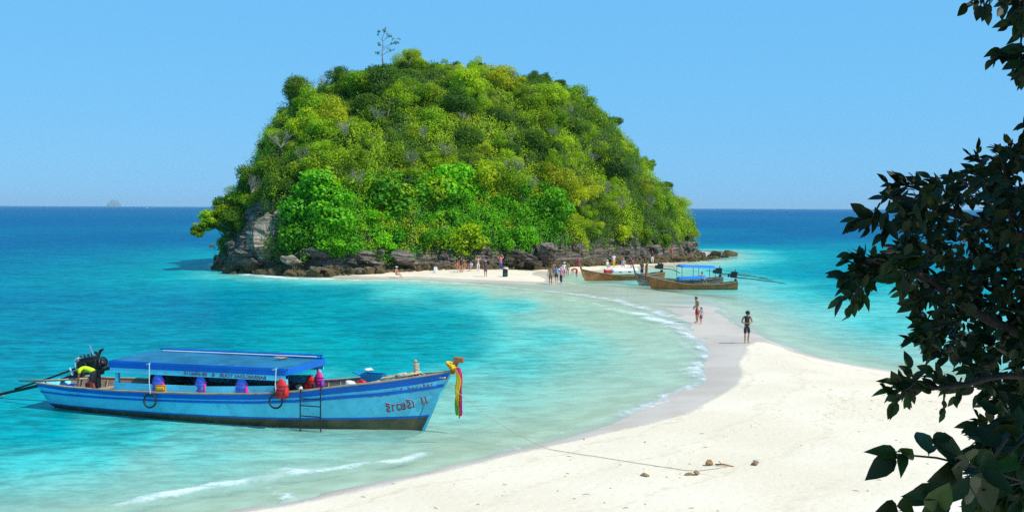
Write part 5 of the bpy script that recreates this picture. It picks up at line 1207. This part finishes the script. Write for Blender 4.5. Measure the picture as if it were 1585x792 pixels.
# nearest: on the sand spit
p_ = at_ground(1156, 531)
person(p_, 0.05, 1.72, 'person in black sleeveless top and dark shorts standing alone on the spit', 'phone', 'tan', (.03, .03, .035), (.012, .03, .055), m_hairb, ((.015, .015, .018), 'cap'), detail=2)
q = empty('phone', p_ + Vector((0, -.33, 1.12)), 0, 'small dark phone held in both hands of the person on the spit', 'phone'); MB().box((0, 0, 0), (.075, .14, .012), Matrix.Rotation(-.6, 3, 'X')).build('case', m_black, q, bevel=.004)
p_ = at_ground(1079, 499.5); person(p_, -1.35, 1.70, 'bare-chested adult in red shorts standing on the wet spit beside a child', 'fold', 'tan', None, (.55, .02, .03), detail=2)
p_ = at_ground(1085, 501.5); person(p_, -.9, 1.08, 'small child in white top and pink shorts standing close to the adult in red shorts', 'stand', 'fair', (.7, .68, .66), (.6, .08, .10), detail=1, long_hair=True)
GR = 'people on the island beach'
PL = [(852, 440, 0.3, 1.72, 'person in brown top and olive shorts standing left of the one in blue', 'stand', 'brown', (.30, .16, .09), (.12, .11, .05), 'short', None, 0),
      (861, 437, .2, 1.62, 'person in bright blue top and black shorts at the water edge', 'stand', 'tan', (.02, .28, .62), (.02, .02, .02), 'short', None, 1),
      (868.5, 439, -.3, 1.60, 'person in pink shirt and dark leggings at the water edge', 'walk', 'tan', (.80, .25, .40), (.03, .03, .04), 'long', ((.75, .35, .45), 'brim'), 1),
      (857, 430, 2.8, 1.65, 'person with bare orange-tanned back standing behind the one in blue', 'stand', 'tan', None, (.35, .12, .05), 'short', None, 0),
      (873, 430, .5, 1.66, 'person in white cap and white top behind the one in pink', 'stand', 'fair', (.72, .70, .74), (.25, .2, .3), 'short', ((.8, .8, .8), 'cap'), 1),
      (878.5, 428, -.4, 1.60, 'tanned person in ochre swimwear next to the white cap', 'stand', 'tan', (.45, .24, .06), (.35, .2, .05), 'brief', None, 0),
      (893, 430, -1.2, 1.60, 'bending person in red beside the leftmost longtail bow', 'bend', 'tan', (.62, .05, .03), (.5, .06, .05), 'short', None, 1),
      (775, 419, .0, 1.70, 'red-haired person with raised arms and blue trousers standing by the rocks', 'up', 'fair', (.70, .20, .25), (.05, .10, .30), 'long', None, 0),
      (751.5, 428, .4, 1.62, 'person in pink headscarf and dark dress standing alone on the island sand', 'stand', 'brown', (.12, .05, .08), (.10, .05, .07), 'short', ((.70, .25, .50), 'brim'), 1),
      (740, 420, .2, 1.62, 'bare-shouldered person with a long white wrap near the rocks', 'up', 'fair', None, (.72, .68, .62), 'long', None, 0),
      (729, 419.5, -.6, 1.55, 'crouching person in white top near the rocks', 'squat', 'fair', (.75, .74, .80), (.08, .06, .12), 'short', None, 1),
      (714, 422, .1, 1.66, 'person in dark bikini with raised arm at the left end of the sand', 'point', 'tan', (.05, .03, .04), (.05, .03, .04), 'brief', None, 0),
      (707.5, 420, .4, 1.6, 'orange-tanned person sitting left of the one in dark bikini', 'sit', 'tan', (.55, .13, .04), (.5, .1, .05), 'brief', None, 0),
      (719, 420, -.3, 1.6, 'orange-tanned person sitting right of the one in dark bikini', 'sit', 'tan', (.6, .2, .08), (.5, .1, .05), 'brief', None, 0),
      (613.5, 430, 1.1, 1.66, 'person in white cap and red swimwear sitting on the ochre rocks', 'sit', 'fair', (.6, .12, .06), (.55, .08, .05), 'brief', ((.8, .8, .8), 'cap'), 0),
      (1009.5, 408, .2, 1.70, 'person in black top and white trousers standing by the right shore rocks', 'stand', 'tan', (.02, .02, .03), (.75, .74, .72), 'long', None, 1),
      (1039.5, 402, .0, 1.72, 'person in a red shirt standing on the rocks at the right end of the island', 'stand', 'tan', (.80, .08, .06), (.30, .22, .16), 'short', None, 1),
      (950, 414, .3, 1.62, 'person in yellow and white behind the leftmost longtail', 'stand', 'fair', (.80, .76, .70), (.75, .50, .03), 'long', None, 1),
      (965, 414.5, -.3, 1.60, 'person in orange hat and pale blue top behind the leftmost longtail', 'squat', 'fair', (.45, .60, .75), (.2, .3, .5), 'short', ((.80, .22, .02), 'brim'), 1),
      (940, 416, .8, 1.5, 'person in white crouching on the sand behind the leftmost longtail', 'squat', 'fair', (.78, .76, .74), (.6, .6, .6), 'short', ((.75, .72, .68), 'brim'), 1)]
for (a, b, hdg, h, lb, ps, sk, tp_, bt, bl, ht, sl) in PL:
    p_ = at_ground(a, b)
    person(p_, hdg, h, lb, ps, sk, tp_, bt, m_hairr if 'red-haired' in lb else m_hairb, ht, long_hair=('red-haired' in lb or 'bikini' in lb), group=GR, sleeves=1 if sl else False, bottom_len=bl)
# on the boats
p_ = wpt((1.75, -.30, .34)); person(p_, BANG - 1.3, 1.62, 'person in fluorescent yellow shirt bending over in the stern of the blue boat', 'bend', 'brown', (.62, .85, .01), (.02, .025, .03), sleeves=1, detail=1)
p_ = on_boat(b1, a1, L1 * .27, 0, .22); person(p_, .5, 1.66, 'boatman in dark clothes standing in the leftmost longtail boat', 'fold', 'brown', (.02, .05, .06), (.02, .03, .05), sleeves=1)
p_ = on_boat(b3, a3, L3 * .40, .0, .45); person(p_, .3, 1.6, 'bare-chested boatman sitting under the tarpaulin of the nearest longtail', 'sit', 'tan', None, (.5, .45, .4))
# things left on the sand
def lump(nm, px_, py_, d_, mat, lb, cat, seed, z_off=0.0, grp=None):
    p_ = at_ground(px_, py_); me = rock_mesh(nm, seed, 3); me.materials.append(mat)
    o = link(nm, me, None, (p_.x, p_.y, p_.z + d_[2] * .3 + z_off)); o.scale = tuple(x * .6 for x in d_); o.rotation_euler = (0, 0, seed); return tag(o, lb, cat, grp)
def backpack(px_, py_, s_, mat, mat2, lb):
    p_ = at_ground(px_, py_); t = empty('backpack', (p_.x, p_.y, p_.z), 0, lb, 'bag', 'bags left on the sand')
    MB().box((0, 0, .3 * s_), (.4 * s_, .28 * s_, .6 * s_)).build('body', mat, t, bevel=.08); MB().box((0, -.17 * s_, .2 * s_), (.28 * s_, .1 * s_, .28 * s_)).build('pocket', mat2, t, bevel=.03)
    MB().torus((0, 0, .62 * s_), .07 * s_, .015 * s_, (0, 1, 0), 10, 5).build('handle', mat2, t)
backpack(782, 428, 1.3, m_black, m_dgreen, 'big black backpack standing on the island sand')
backpack(674, 422, 1.0, m_white, m_white, 'white bag standing at the left end of the island sand')
lump('towel_heap', 784, 417, (.9, .6, .35), m_white, 'white and pale blue towel heap beside the black backpack', 'towel', 61)
m_sponge = pm('dry_brown_coral_stone', (.42, .26, .11), .9, .35, 9, bump=.02); m_leafd = pm('dead_brown_leaf', (.30, .14, .05), .8, .4, 9)
lump('beach_stone', 1000, 737, (.30, .20, .10), m_sponge, 'flat pale brown stone on the sand, leftmost of the stones', 'stone', 62)
lump('beach_stone', 1065, 735, (.24, .16, .11), m_sponge, 'brown stone on the sand, the left one of the touching pair', 'stone', 63)
lump('beach_stone', 1078, 734, (.24, .17, .15), m_sponge, 'brown stone on the sand, the right one of the touching pair', 'stone', 64)
lump('beach_stone', 1168, 720, (.26, .18, .12), m_leafd, 'dark brown stone on the sand right of the rope end', 'stone', 65)
lump('beach_stone', 1170, 716, (.16, .12, .10), m_steel, 'small grey stone behind the dark brown stone', 'stone', 66)
lump('driftwood_knot', 1098, 720, (.22, .16, .22), m_sponge, 'knobbly brown driftwood knot at the end of the mooring line', 'driftwood', 67)
p_ = at_ground(1120, 722); tag(MB().tube([p_ + Vector((-.22, .06, .05)), p_ + Vector((0, 0, .07)), p_ + Vector((.26, -.08, .03))], [.02, .028, .012], 6).tube([p_ + Vector((-.05, 0, .06)), p_ + Vector((-.1, .15, .12))], [.015, .008], 5).build('driftwood_stick', m_leafd, None, True), 'short dark stick lying across the end of the mooring line', 'driftwood')
for i, (a, b) in enumerate([(904, 680), (998, 684), (889, 772), (944, 756), (1052, 740), (1295, 625), (1180, 590), (1240, 690), (1330, 668)]):
    lump('sand_debris', a, b, (.07, .06, .04), m_leafd, 'tiny dark scrap lying on the bare sand', 'debris', 70 + i, 0, 'tiny scraps scattered on the sand')
# footprints in the sand: shallow pressed dimples, one mass
mb = MB(); r5 = random.Random(5)
for i in range(170):
    a, b = (1280 + r5.gauss(0, 26) + i * .35, 605 + i * .55 + r5.gauss(0, 5)) if i < 90 else (1160 + (i - 90) * 3.4 + r5.gauss(0, 4), 540 + (i - 90) * 1.9 + r5.gauss(0, 3)) if i < 130 else (1210 - (i - 130) * 6 + r5.gauss(0, 4), 640 + (i - 130) * 2.6 + r5.gauss(0, 2))
    p_ = at_ground(a, b); an_ = r5.uniform(-.5, .5) + PI / 2
    rows = [[tuple(p_ + Matrix.Rotation(an_, 3, 'Z') @ Vector((math.cos(q_) * .15 * rr_, math.sin(q_) * .065 * rr_, zz_))) for q_ in np.linspace(0, 2 * PI, 9, False)] for rr_, zz_ in ((1.5, .0), (1.15, .02), (.8, .008), (.2, .008))]
    mb.grid(rows, closed=True)
tag(mb.build('footprints', m_sand, None, True), 'trail of footprints pressed into the dry sand', kind='stuff')
mb = MB()
for i in range(260):
    x_ = r5.uniform(-8, 24); y_ = r5.uniform(24, 62); z_ = HZ(x_, y_)
    if z_ < .2: continue
    an_ = r5.uniform(0, 6.3); L_ = r5.uniform(.02, .10); dv = Vector((math.cos(an_), math.sin(an_), 0)) * L_
    mb.tube([Vector((x_, y_, z_ + .012)) - dv, Vector((x_, y_, z_ + .018)), Vector((x_, y_, z_ + .012)) + dv], [.004, .008, .003], 4)
tag(mb.build('beach_litter', m_leafd), 'fine dead twigs and leaf scraps strewn over the dry sand', kind='stuff')
# tiny boats far out
for (a, b, D, lb) in [(228, 319.0, 3800, 'tiny white boat on the horizon right of the hazy islet')]:
    d = ray(a, b); x_ = d.x * D / d.y; t = empty('distant_boat', (x_, D, 0), .2, lb, 'boat', 'tiny boats far out'); s_ = 1.1
    mb = MB(); mb.grid([[(-4 * s_, w_ * s_, z_ * s_) if 0 else (x1 * s_, w_ * hb * s_, z_ * s_) for w_, z_ in ((-1, .9), (-.7, 0), (.7, 0), (1, .9))] for x1, hb in ((-4, 1.1), (0, 1.3), (3, .8), (4.4, .1))], closed=True); mb.build('hull', m_white, t)
    MB().box((-.5 * s_, 0, 1.4 * s_), (3 * s_, 1.8 * s_, 1.1 * s_)).build('cabin', m_white, t)
# ================================================================ FOREGROUND TREE (right)
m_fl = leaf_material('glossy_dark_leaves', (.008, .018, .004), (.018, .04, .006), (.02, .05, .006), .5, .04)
m_flb = pm('dark_twig_bark', (.025, .02, .015), .9, .3, 8)
_T = []
for u, w in ((0, .0), (.12, .16), (.32, .245), (.55, .23), (.78, .13), (.93, .04), (1.0, 0)):
    _T.append((u, w))
def leaf_template(curl=.12, fold=.10, wid=1.0, seed=0):
    V = []; F = []
    for i, (u, w) in enumerate(_T):
        z = -curl * u * u; V += [(-w * wid, u, z + fold * w * 2), (0, u, z), (w * wid, u, z + fold * w * 2)]
    for i in range(len(_T) - 1):
        a = i * 3; F += [(a, a + 1, a + 4, a + 3), (a + 1, a + 2, a + 5, a + 4)]
    return np.array(V), F
def leaf_me(name, **k):
    V, F = leaf_template(**k); mb = MB(); mb.add(V.tolist(), F); 
    mb.tube([(0, -.16, .01), (0, 0, 0)], .010, 4)
    me = mb.mesh(name, m_fl, True); at = me.attributes.new('v', 'FLOAT', 'FACE'); at.data.foreach_set('value', [.3 + .25 * k.get('seed', 0) % 1] * len(me.polygons)); return me
LEAVES = [leaf_me('leaf', curl=c, fold=f, wid=w, seed=i) for i, (c, f, w) in enumerate([(.10, .12, 1), (.32, .25, .9), (-.12, .2, 1.1), (.6, .15, .95)])]
rf = random.Random(21)
ftree_loc = Vector((5.4, 7.6, HZ(5.4, 7.6) - .1))
ft = empty('foreground_tree', ftree_loc, 0, 'dark leafy tree in the foreground filling the right edge of the picture', 'tree')
def leaf_matrix(p, d, n, L):
    d = d.normalized(); n = (n - d * n.dot(d)).normalized(); x = d.cross(n)
    return Matrix(((x.x * L, d.x * L, n.x * L, p.x), (x.y * L, d.y * L, n.y * L, p.y), (x.z * L, d.z * L, n.z * L, p.z), (0, 0, 0, 1)))
leaf_list = []; twig_mb = MB()
def whorl(px_, py_, Y, n, L, aim, from_=None, spread=1.0):
    """a twig tip at a place in the air with a fan of leaves; aim = rough direction in the view plane (right, up)"""
    c = A(px_, py_, Y); a = Vector((aim[0], rf.uniform(-.3, .3), aim[1])).normalized()
    back = c - a * L * rf.uniform(1.0, 1.6)
    if from_ is not None: back = from_
    twig_mb.tube([back, (back + c) / 2 + Vector((0, 0, .01)), c], [.006, .005, .003], 4)
    n += 1
    for k in range(n):
        f = k / max(1, n - 1); p = back.lerp(c, .35 + .65 * f)
        an = (rf.uniform(-1.1, 1.1)) * spread * (1.15 - .5 * f)
        d = (Matrix.Rotation(an, 3, 'Y') @ a) + Vector((0, rf.uniform(-.5, .5), rf.uniform(-.35, .1)))
        nrm = Vector((rf.uniform(-.6, .6), rf.uniform(-1.0, -.1), rf.uniform(.1, 1.0)))
        leaf_list.append((p, d, nrm, L * rf.uniform(.55, 1.0)))
W_ = [ # px, py, depth, leaves, size, aim
 (1497, 6, 5.6, 3, .10, (-1, -.4)), (1518, 8, 5.6, 2, .09, (-.2, -1)), (1530, 14, 5.6, 3, .10, (-.1, -1)), (1552, 12, 5.5, 4, .11, (-.5, -.7)), (1572, 25, 5.5, 5, .11, (-.3, -1)), (1560, 40, 5.6, 4, .10, (-.5, -.8)), (1580, 50, 5.5, 5, .11, (0, -1)),
 (1545, 78, 5.6, 5, .10, (-1, -.25)), (1534, 92, 5.6, 4, .09, (-1, -.5)), (1560, 84, 5.6, 4, .10, (-.8, -.3)), (1578, 76, 5.5, 6, .11, (-.4, .3)), (1580, 110, 5.6, 4, .10, (-.3, -1)), (1578, 125, 5.6, 3, .09, (-.3, -1)), (1583, 192, 5.6, 3, .08, (-1, 0)), (1574, 5, 5.5, 6, .11, (-.6, -.2)), (1580, 95, 5.5, 5, .11, (-.6, -.2)),
 (1500, 240, 6.0, 4, .08, (-1, .6)), (1512, 232, 6.0, 3, .08, (-.3, 1)), (1540, 228, 6.0, 4, .08, (-.5, .8)), (1560, 222, 6.0, 5, .09, (-.1, 1)), (1578, 215, 6.0, 5, .09, (0, 1)),
 (1500, 268, 6.0, 4, .09, (-.9, .4)), (1470, 272, 6.0, 4, .10, (-.9, .5)), (1440, 276, 6.1, 4, .10, (-.8, .8)), (1420, 282, 6.1, 5, .11, (-1, .5)), (1392, 280, 6.2, 6, .12, (-1, .4)), (1375, 284, 6.2, 5, .11, (-1, .2)), (1372, 305, 6.1, 5, .11, (-1, -.5)),
 (1340, 330, 6.1, 5, .11, (-1, .5)), (1325, 338, 6.1, 5, .12, (-1, .0)), (1322, 350, 6.1, 4, .11, (-1, -.4)), (1345, 350, 6.0, 4, .11, (-.5, -1)), (1365, 362, 5.9, 5, .13, (-.3, -1)), (1380, 345, 6.0, 6, .12, (-.5, -.2)), (1400, 320, 6.0, 6, .12, (-.8, 0)),
 (1315, 392, 6.0, 5, .10, (-1, .6)), (1308, 404, 6.0, 5, .10, (-1, .3)), (1330, 395, 6.0, 6, .11, (-.5, 1)), (1350, 398, 6.0, 6, .11, (-.4, .6)), (1304, 425, 6.0, 6, .11, (-1, -.1)), (1312, 445, 6.0, 6, .11, (-.6, -.7)), (1330, 430, 6.0, 7, .11, (-.7, -.5)), (1300, 465, 5.9, 5, .11, (-1, -.5)), (1316, 478, 5.9, 5, .11, (-.3, -1)), (1335, 462, 5.9, 5, .10, (.3, -1)), (1342, 440, 6.0, 5, .10, (.2, -.8)),
 (1375, 405, 5.9, 6, .12, (-.4, -.1)), (1385, 430, 5.9, 5, .13, (-.8, -.3)), (1395, 450, 5.9, 4, .11, (-.7, -.6)), (1405, 395, 5.9, 7, .12, (-.7, 0)), (1412, 470, 5.9, 6, .11, (-1, -.5)), (1420, 500, 5.9, 6, .11, (-1, -.1)), (1412, 520, 5.9, 6, .11, (-1, -.4)), (1410, 528, 5.9, 4, .10, (-1, .1)), (1436, 545, 5.9, 6, .11, (-.3, -1)),
 (1410, 570, 5.6, 4, .10, (-.2, 1)), (1405, 590, 5.6, 5, .10, (-1, .2)), (1385, 592, 5.6, 6, .10, (-1, .4)), (1374, 605, 5.6, 5, .10, (-1, 0)), (1384, 625, 5.6, 5, .11, (-.8, -1)), (1405, 620, 5.6, 4, .10, (-.3, -1)), (1430, 598, 5.6, 6, .10, (-.7, .2)), (1452, 585, 5.6, 6, .10, (-.6, .4)), (1460, 636, 5.6, 3, .09, (0, -1)), (1478, 618, 5.7, 4, .09, (-.3, -.7)), (1475, 590, 5.7, 6, .10, (-.5, .1)), (1500, 575, 5.8, 6, .10, (-.6, 0)), (1520, 610, 5.8, 6, .10, (-.4, -.8)), (1530, 630, 5.8, 4, .10, (0, -1)), (1445, 575, 5.8, 5, .10, (-.4, .8)),
 (1506, 655, 5.0, 4, .09, (-1, .3)), (1520, 665, 4.6, 5, .12, (-1, -.2)), (1515, 648, 5.0, 4, .10, (-.5, .8)), (1545, 640, 4.8, 6, .12, (-.6, .6)), (1520, 700, 4.4, 5, .12, (-1, -.2)), (1545, 680, 4.4, 6, .13, (-.8, 0)), (1570, 650, 4.6, 6, .12, (-.3, .5)),
 (1510, 760, 3.6, 4, .13, (-.5, -1)), (1530, 740, 3.6, 5, .14, (-.7, -.6)), (1560, 760, 3.6, 6, .14, (-.4, -.8)), (1578, 740, 3.7, 6, .14, (-.2, -.6)), (1560, 720, 3.8, 6, .14, (-.6, 0)), (1540, 785, 3.6, 5, .13, (-.6, -.4)), (1575, 785, 3.6, 6, .13, (-.3, -.4)), (1575, 700, 3.9, 6, .14, (-.4, .2))]
for w in W_: whorl(*w)
# near spray: single big leaves, placed one by one: base px, tip px, depth, length factor
for (a, b, c, d, Y, fl) in [(1385, 702, 1342, 742, 3.2, -1), (1388, 704, 1365, 690, 3.2, 1), (1392, 700, 1385, 690, 3.2, 1), (1396, 702, 1400, 720, 3.2, -1), (1400, 704, 1416, 690, 3.2, 1), (1436, 700, 1420, 655, 3.2, 1), (1438, 702, 1440, 668, 3.2, -1), (1441, 682, 1502, 708, 3.2, 1), (1443, 680, 1470, 678, 3.2, 1),
    (1500, 716, 1460, 722, 3.2, 1), (1500, 716, 1472, 706, 3.2, 1), (1498, 715, 1510, 700, 3.2, -1), (1484, 728, 1440, 745, 3.2, 1), (1490, 730, 1465, 724, 3.2, 1), (1498, 740, 1462, 778, 3.2, 1), (1498, 740, 1510, 782, 3.2, -1), (1455, 752, 1402, 782, 3.2, 1), (1460, 755, 1425, 765, 3.2, -1), (1462, 770, 1424, 800, 3.2, 1), (1465, 772, 1480, 800, 3.2, -1), (1390, 790, 1360, 792, 3.2, 1), (1415, 792, 1380, 785, 3.2, 1), (1470, 776, 1440, 792, 3.2, 1),
    (1515, 725, 1560, 700, 3.3, 1), (1516, 730, 1530, 790, 3.3, 1), (1520, 728, 1570, 760, 3.3, -1), (1500, 718, 1530, 712, 3.3, -1), (1440, 790, 1470, 740, 3.2, 1)]:
    p = A(a, b, Y); q = A(c, d, Y + rf.uniform(-.12, .12)); L = (q - p).length
    leaf_list.append((p, q - p, Vector((rf.uniform(-.25, .25), -1, rf.uniform(.1, .8))), L))
mbt = MB()
for pl, r0 in [([(1640, 760, 3.6), (1585, 745, 3.5), (1510, 722, 3.3), (1450, 708, 3.2), (1395, 703, 3.2), (1384, 702, 3.2)], .0045), ([(1510, 722, 3.3), (1480, 705, 3.22), (1441, 682, 3.2)], .003), ([(1585, 745, 3.5), (1520, 760, 3.3), (1498, 738, 3.2), (1460, 755, 3.2)], .0035), ([(1500, 735, 3.2), (1500, 750, 3.2), (1512, 770, 3.2)], .003)]:
    mbt.tube([A(*q) for q in pl], [r0 * (1 - .5 * i / len(pl)) for i in range(len(pl))], 5)
# limbs that carry it
JT = [[(5.4, 7.6, .9), (5.3, 7.5, 3.5), (5.0, 7.2, 6.0), (4.7, 6.8, 8.2), (4.5, 6.6, 10.2)]]
limbs = [([A(1900, 560, 6.6), A(1700, 540, 6.3), A(1585, 520, 6.0), A(1500, 480, 6.0), A(1420, 420, 6.0), A(1340, 400, 6.0)], .05), ([A(1900, 420, 6.5), A(1700, 400, 6.3), A(1560, 360, 6.1), A(1450, 320, 6.1), A(1370, 300, 6.1)], .05), ([A(1560, 360, 6.1), A(1560, 290, 6.0), A(1550, 240, 6.0)], .02),
         ([A(1900, 620, 6.3), A(1700, 600, 6.0), A(1560, 575, 5.7), A(1480, 600, 5.6), A(1400, 600, 5.6)], .03), ([A(1850, 60, 6.2), A(1700, 40, 5.8), A(1590, 30, 5.6), A(1560, 20, 5.6)], .03), ([A(1700, 40, 5.8), A(1600, 85, 5.6), A(1550, 88, 5.6)], .015), ([A(1900, 700, 5.6), A(1700, 680, 4.8), A(1560, 660, 4.5)], .03), ([A(1700, 750, 4.2), A(1600, 760, 3.8), A(1540, 770, 3.6)], .02)]
tk = MB(); tk.tube(JT[0], [.26, .22, .19, .15, .10], 10)
tk.build('trunk', m_bark, ft, True, -ftree_loc)
for pl, r0 in limbs:
    st_ = Vector((4.95, 7.1, max(5.2, pl[0].z - .5))); lb_ = MB(); pts_ = smooth_poly([st_] + pl, 2); lb_.tube([Vector(q) for q in pts_], [r0 * (1 - .75 * i / len(pts_)) for i in range(len(pts_))], 6); lb_.build('limb', m_flb, ft, True, -ftree_loc)
twig_mb.v += []; mbt.build('twig', m_flb, ft, True, -ftree_loc); tw = twig_mb.build('twigs', m_flb, ft, True, -ftree_loc); tw['kind'] = 'stuff'
Tinv = Matrix.Translation(-ftree_loc)
leaf_list = leaf_list[::-1]; singles = leaf_list[:300]; rest = leaf_list[300:]
for (p, d, n_, L) in singles:
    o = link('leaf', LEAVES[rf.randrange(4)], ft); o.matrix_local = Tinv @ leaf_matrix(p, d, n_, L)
# denser inner foliage, one mass
poly_in = [(1590, 225), (1540, 240), (1500, 265), (1420, 290), (1385, 300), (1385, 330), (1410, 345), (1395, 375), (1355, 400), (1325, 410), (1320, 450), (1345, 430), (1385, 420), (1410, 440), (1425, 500), (1430, 535), (1470, 560), (1520, 580), (1530, 610), (1560, 640), (1640, 640), (1640, 225)]
poly_lo = [(1600, 640), (1560, 655), (1530, 680), (1525, 720), (1530, 760), (1520, 800), (1640, 820), (1640, 640)]
poly_up = [(1640, -60), (1560, -40), (1575, 20), (1580, 60), (1572, 100), (1582, 120), (1640, 130)]
def inpoly(n, poly, Ya, Yb, L):
    xs = [q[0] for q in poly]; ys = [q[1] for q in poly]; out_ = []
    while len(out_) < n:
        x_ = rf.uniform(min(xs), max(xs)); y_ = rf.uniform(min(ys), max(ys)); _, i_ = poly_dist(np.array([x_]), np.array([y_]), poly)
        if not i_[0] or mnoise.noise(Vector((x_ * .035, y_ * .035, 5))) < -.28: continue
        p = A(x_, y_, rf.uniform(Ya, Yb)); out_.append((p, Vector((rf.uniform(-1, .4), rf.uniform(-.6, .6), rf.uniform(-1, .5))), Vector((rf.uniform(-.7, .7), rf.uniform(-1, .3), rf.uniform(.1, 1))), L * rf.uniform(.75, 1.2)))
    return out_
rest += inpoly(2900, poly_in, 5.8, 7.6, .088) + inpoly(520, poly_lo, 3.7, 5.0, .11) + inpoly(70, poly_up, 5.5, 6.0, .11)
# the crown goes on to the right of and above the picture, with unseen leaf masses added there to shade what we see
g3 = np.random.default_rng(17); n3 = 15000; C3 = g3.normal(0, 1, (n3, 3)); C3 /= np.linalg.norm(C3, axis=1, keepdims=True); C3 *= g3.uniform(.25, 1, (n3, 1)) ** .5
C3 = C3 * np.array([2.6, 3.0, 3.4]) + np.array([5.7, 6.2, 8.0])
C4 = g3.normal(0, 1, (15000, 3)); C4 /= np.linalg.norm(C4, axis=1, keepdims=True); C4 *= g3.uniform(.2, 1, (15000, 1)) ** .5  # unseen leaf mass added above the camera to keep sun off the near leaves
C3 = np.concatenate([C3, C4 * np.array([2.9, 2.6, 1.3]) + np.array([3.9, 2.2, 10.2])])
C5 = g3.normal(0, 1, (6000, 3)); C5 /= np.linalg.norm(C5, axis=1, keepdims=True); C5 *= g3.uniform(.1, 1, (6000, 1)) ** .5  # smaller unseen clump added in the sun's path to shade the low spray
C3 = np.concatenate([C3, C5 * np.array([1.2, 1.3, .9]) + np.array([3.1, 2.5, 8.7])])
_ci = CM.inverted()
for c in C3:
    v = _ci @ Vector(c); sx_ = CW / 2 + v.x / -v.z * FOC if v.z < -.2 else 9999; 
    sy_ = CH / 2 - v.y / -v.z * FOC if v.z < -.2 else -999
    if sx_ < 1600 and sy_ > -25: continue
    rest.append((Vector(c), Vector(g3.normal(0, 1, 3)), Vector((g3.normal(0, .5), g3.normal(0, .5), 1)), .16 * g3.uniform(.8, 1.3)))
TV = [leaf_template(c, f, w) for c, f, w in ((.10, .12, 1), (.28, .2, .9), (-.08, .15, 1.15))]
allv = []; allf = []; vv = []
for i, (p, d, n_, L) in enumerate(rest):
    M = np.array(leaf_matrix(p, d, n_, L)); V, F = TV[i % 3]
    allv.append(V @ M[:3, :3].T + M[:3, 3]); b0 = i * len(V); allf.append(np.array(F) + b0); vv += [rf.random()] * len(F)
allv = np.concatenate(allv) - np.array(ftree_loc); allf = np.concatenate(allf)
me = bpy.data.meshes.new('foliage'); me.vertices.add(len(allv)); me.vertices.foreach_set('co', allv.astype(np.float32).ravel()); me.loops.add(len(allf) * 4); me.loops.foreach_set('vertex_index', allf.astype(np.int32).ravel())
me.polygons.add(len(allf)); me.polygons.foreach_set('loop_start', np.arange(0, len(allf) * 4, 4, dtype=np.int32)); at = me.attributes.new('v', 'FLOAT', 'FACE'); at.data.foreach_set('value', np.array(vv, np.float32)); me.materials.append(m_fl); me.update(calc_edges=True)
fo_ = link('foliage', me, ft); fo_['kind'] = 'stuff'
# ---------------------------------------------------------------- haze over the sea
m_hz = bpy.data.materials.new('haze'); m_hz.use_nodes = True; hn = m_hz.node_tree.nodes; hn.clear()
ho = hn.new('ShaderNodeOutputMaterial'); pv = hn.new('ShaderNodeVolumePrincipled'); pv.inputs['Density'].default_value = .00005; pv.inputs['Color'].default_value = (.62, .86, 1.0, 1); pv.inputs['Anisotropy'].default_value = 0.0
m_hz.node_tree.links.new(pv.outputs[0], ho.inputs['Volume'])
mb = MB(); mb.box((0, 12900, 65), (50000, 26400, 170)); hb = mb.build('haze', m_hz); hb['kind'] = 'stuff'; hb['label'] = 'thin blue sea haze over the water towards the horizon'
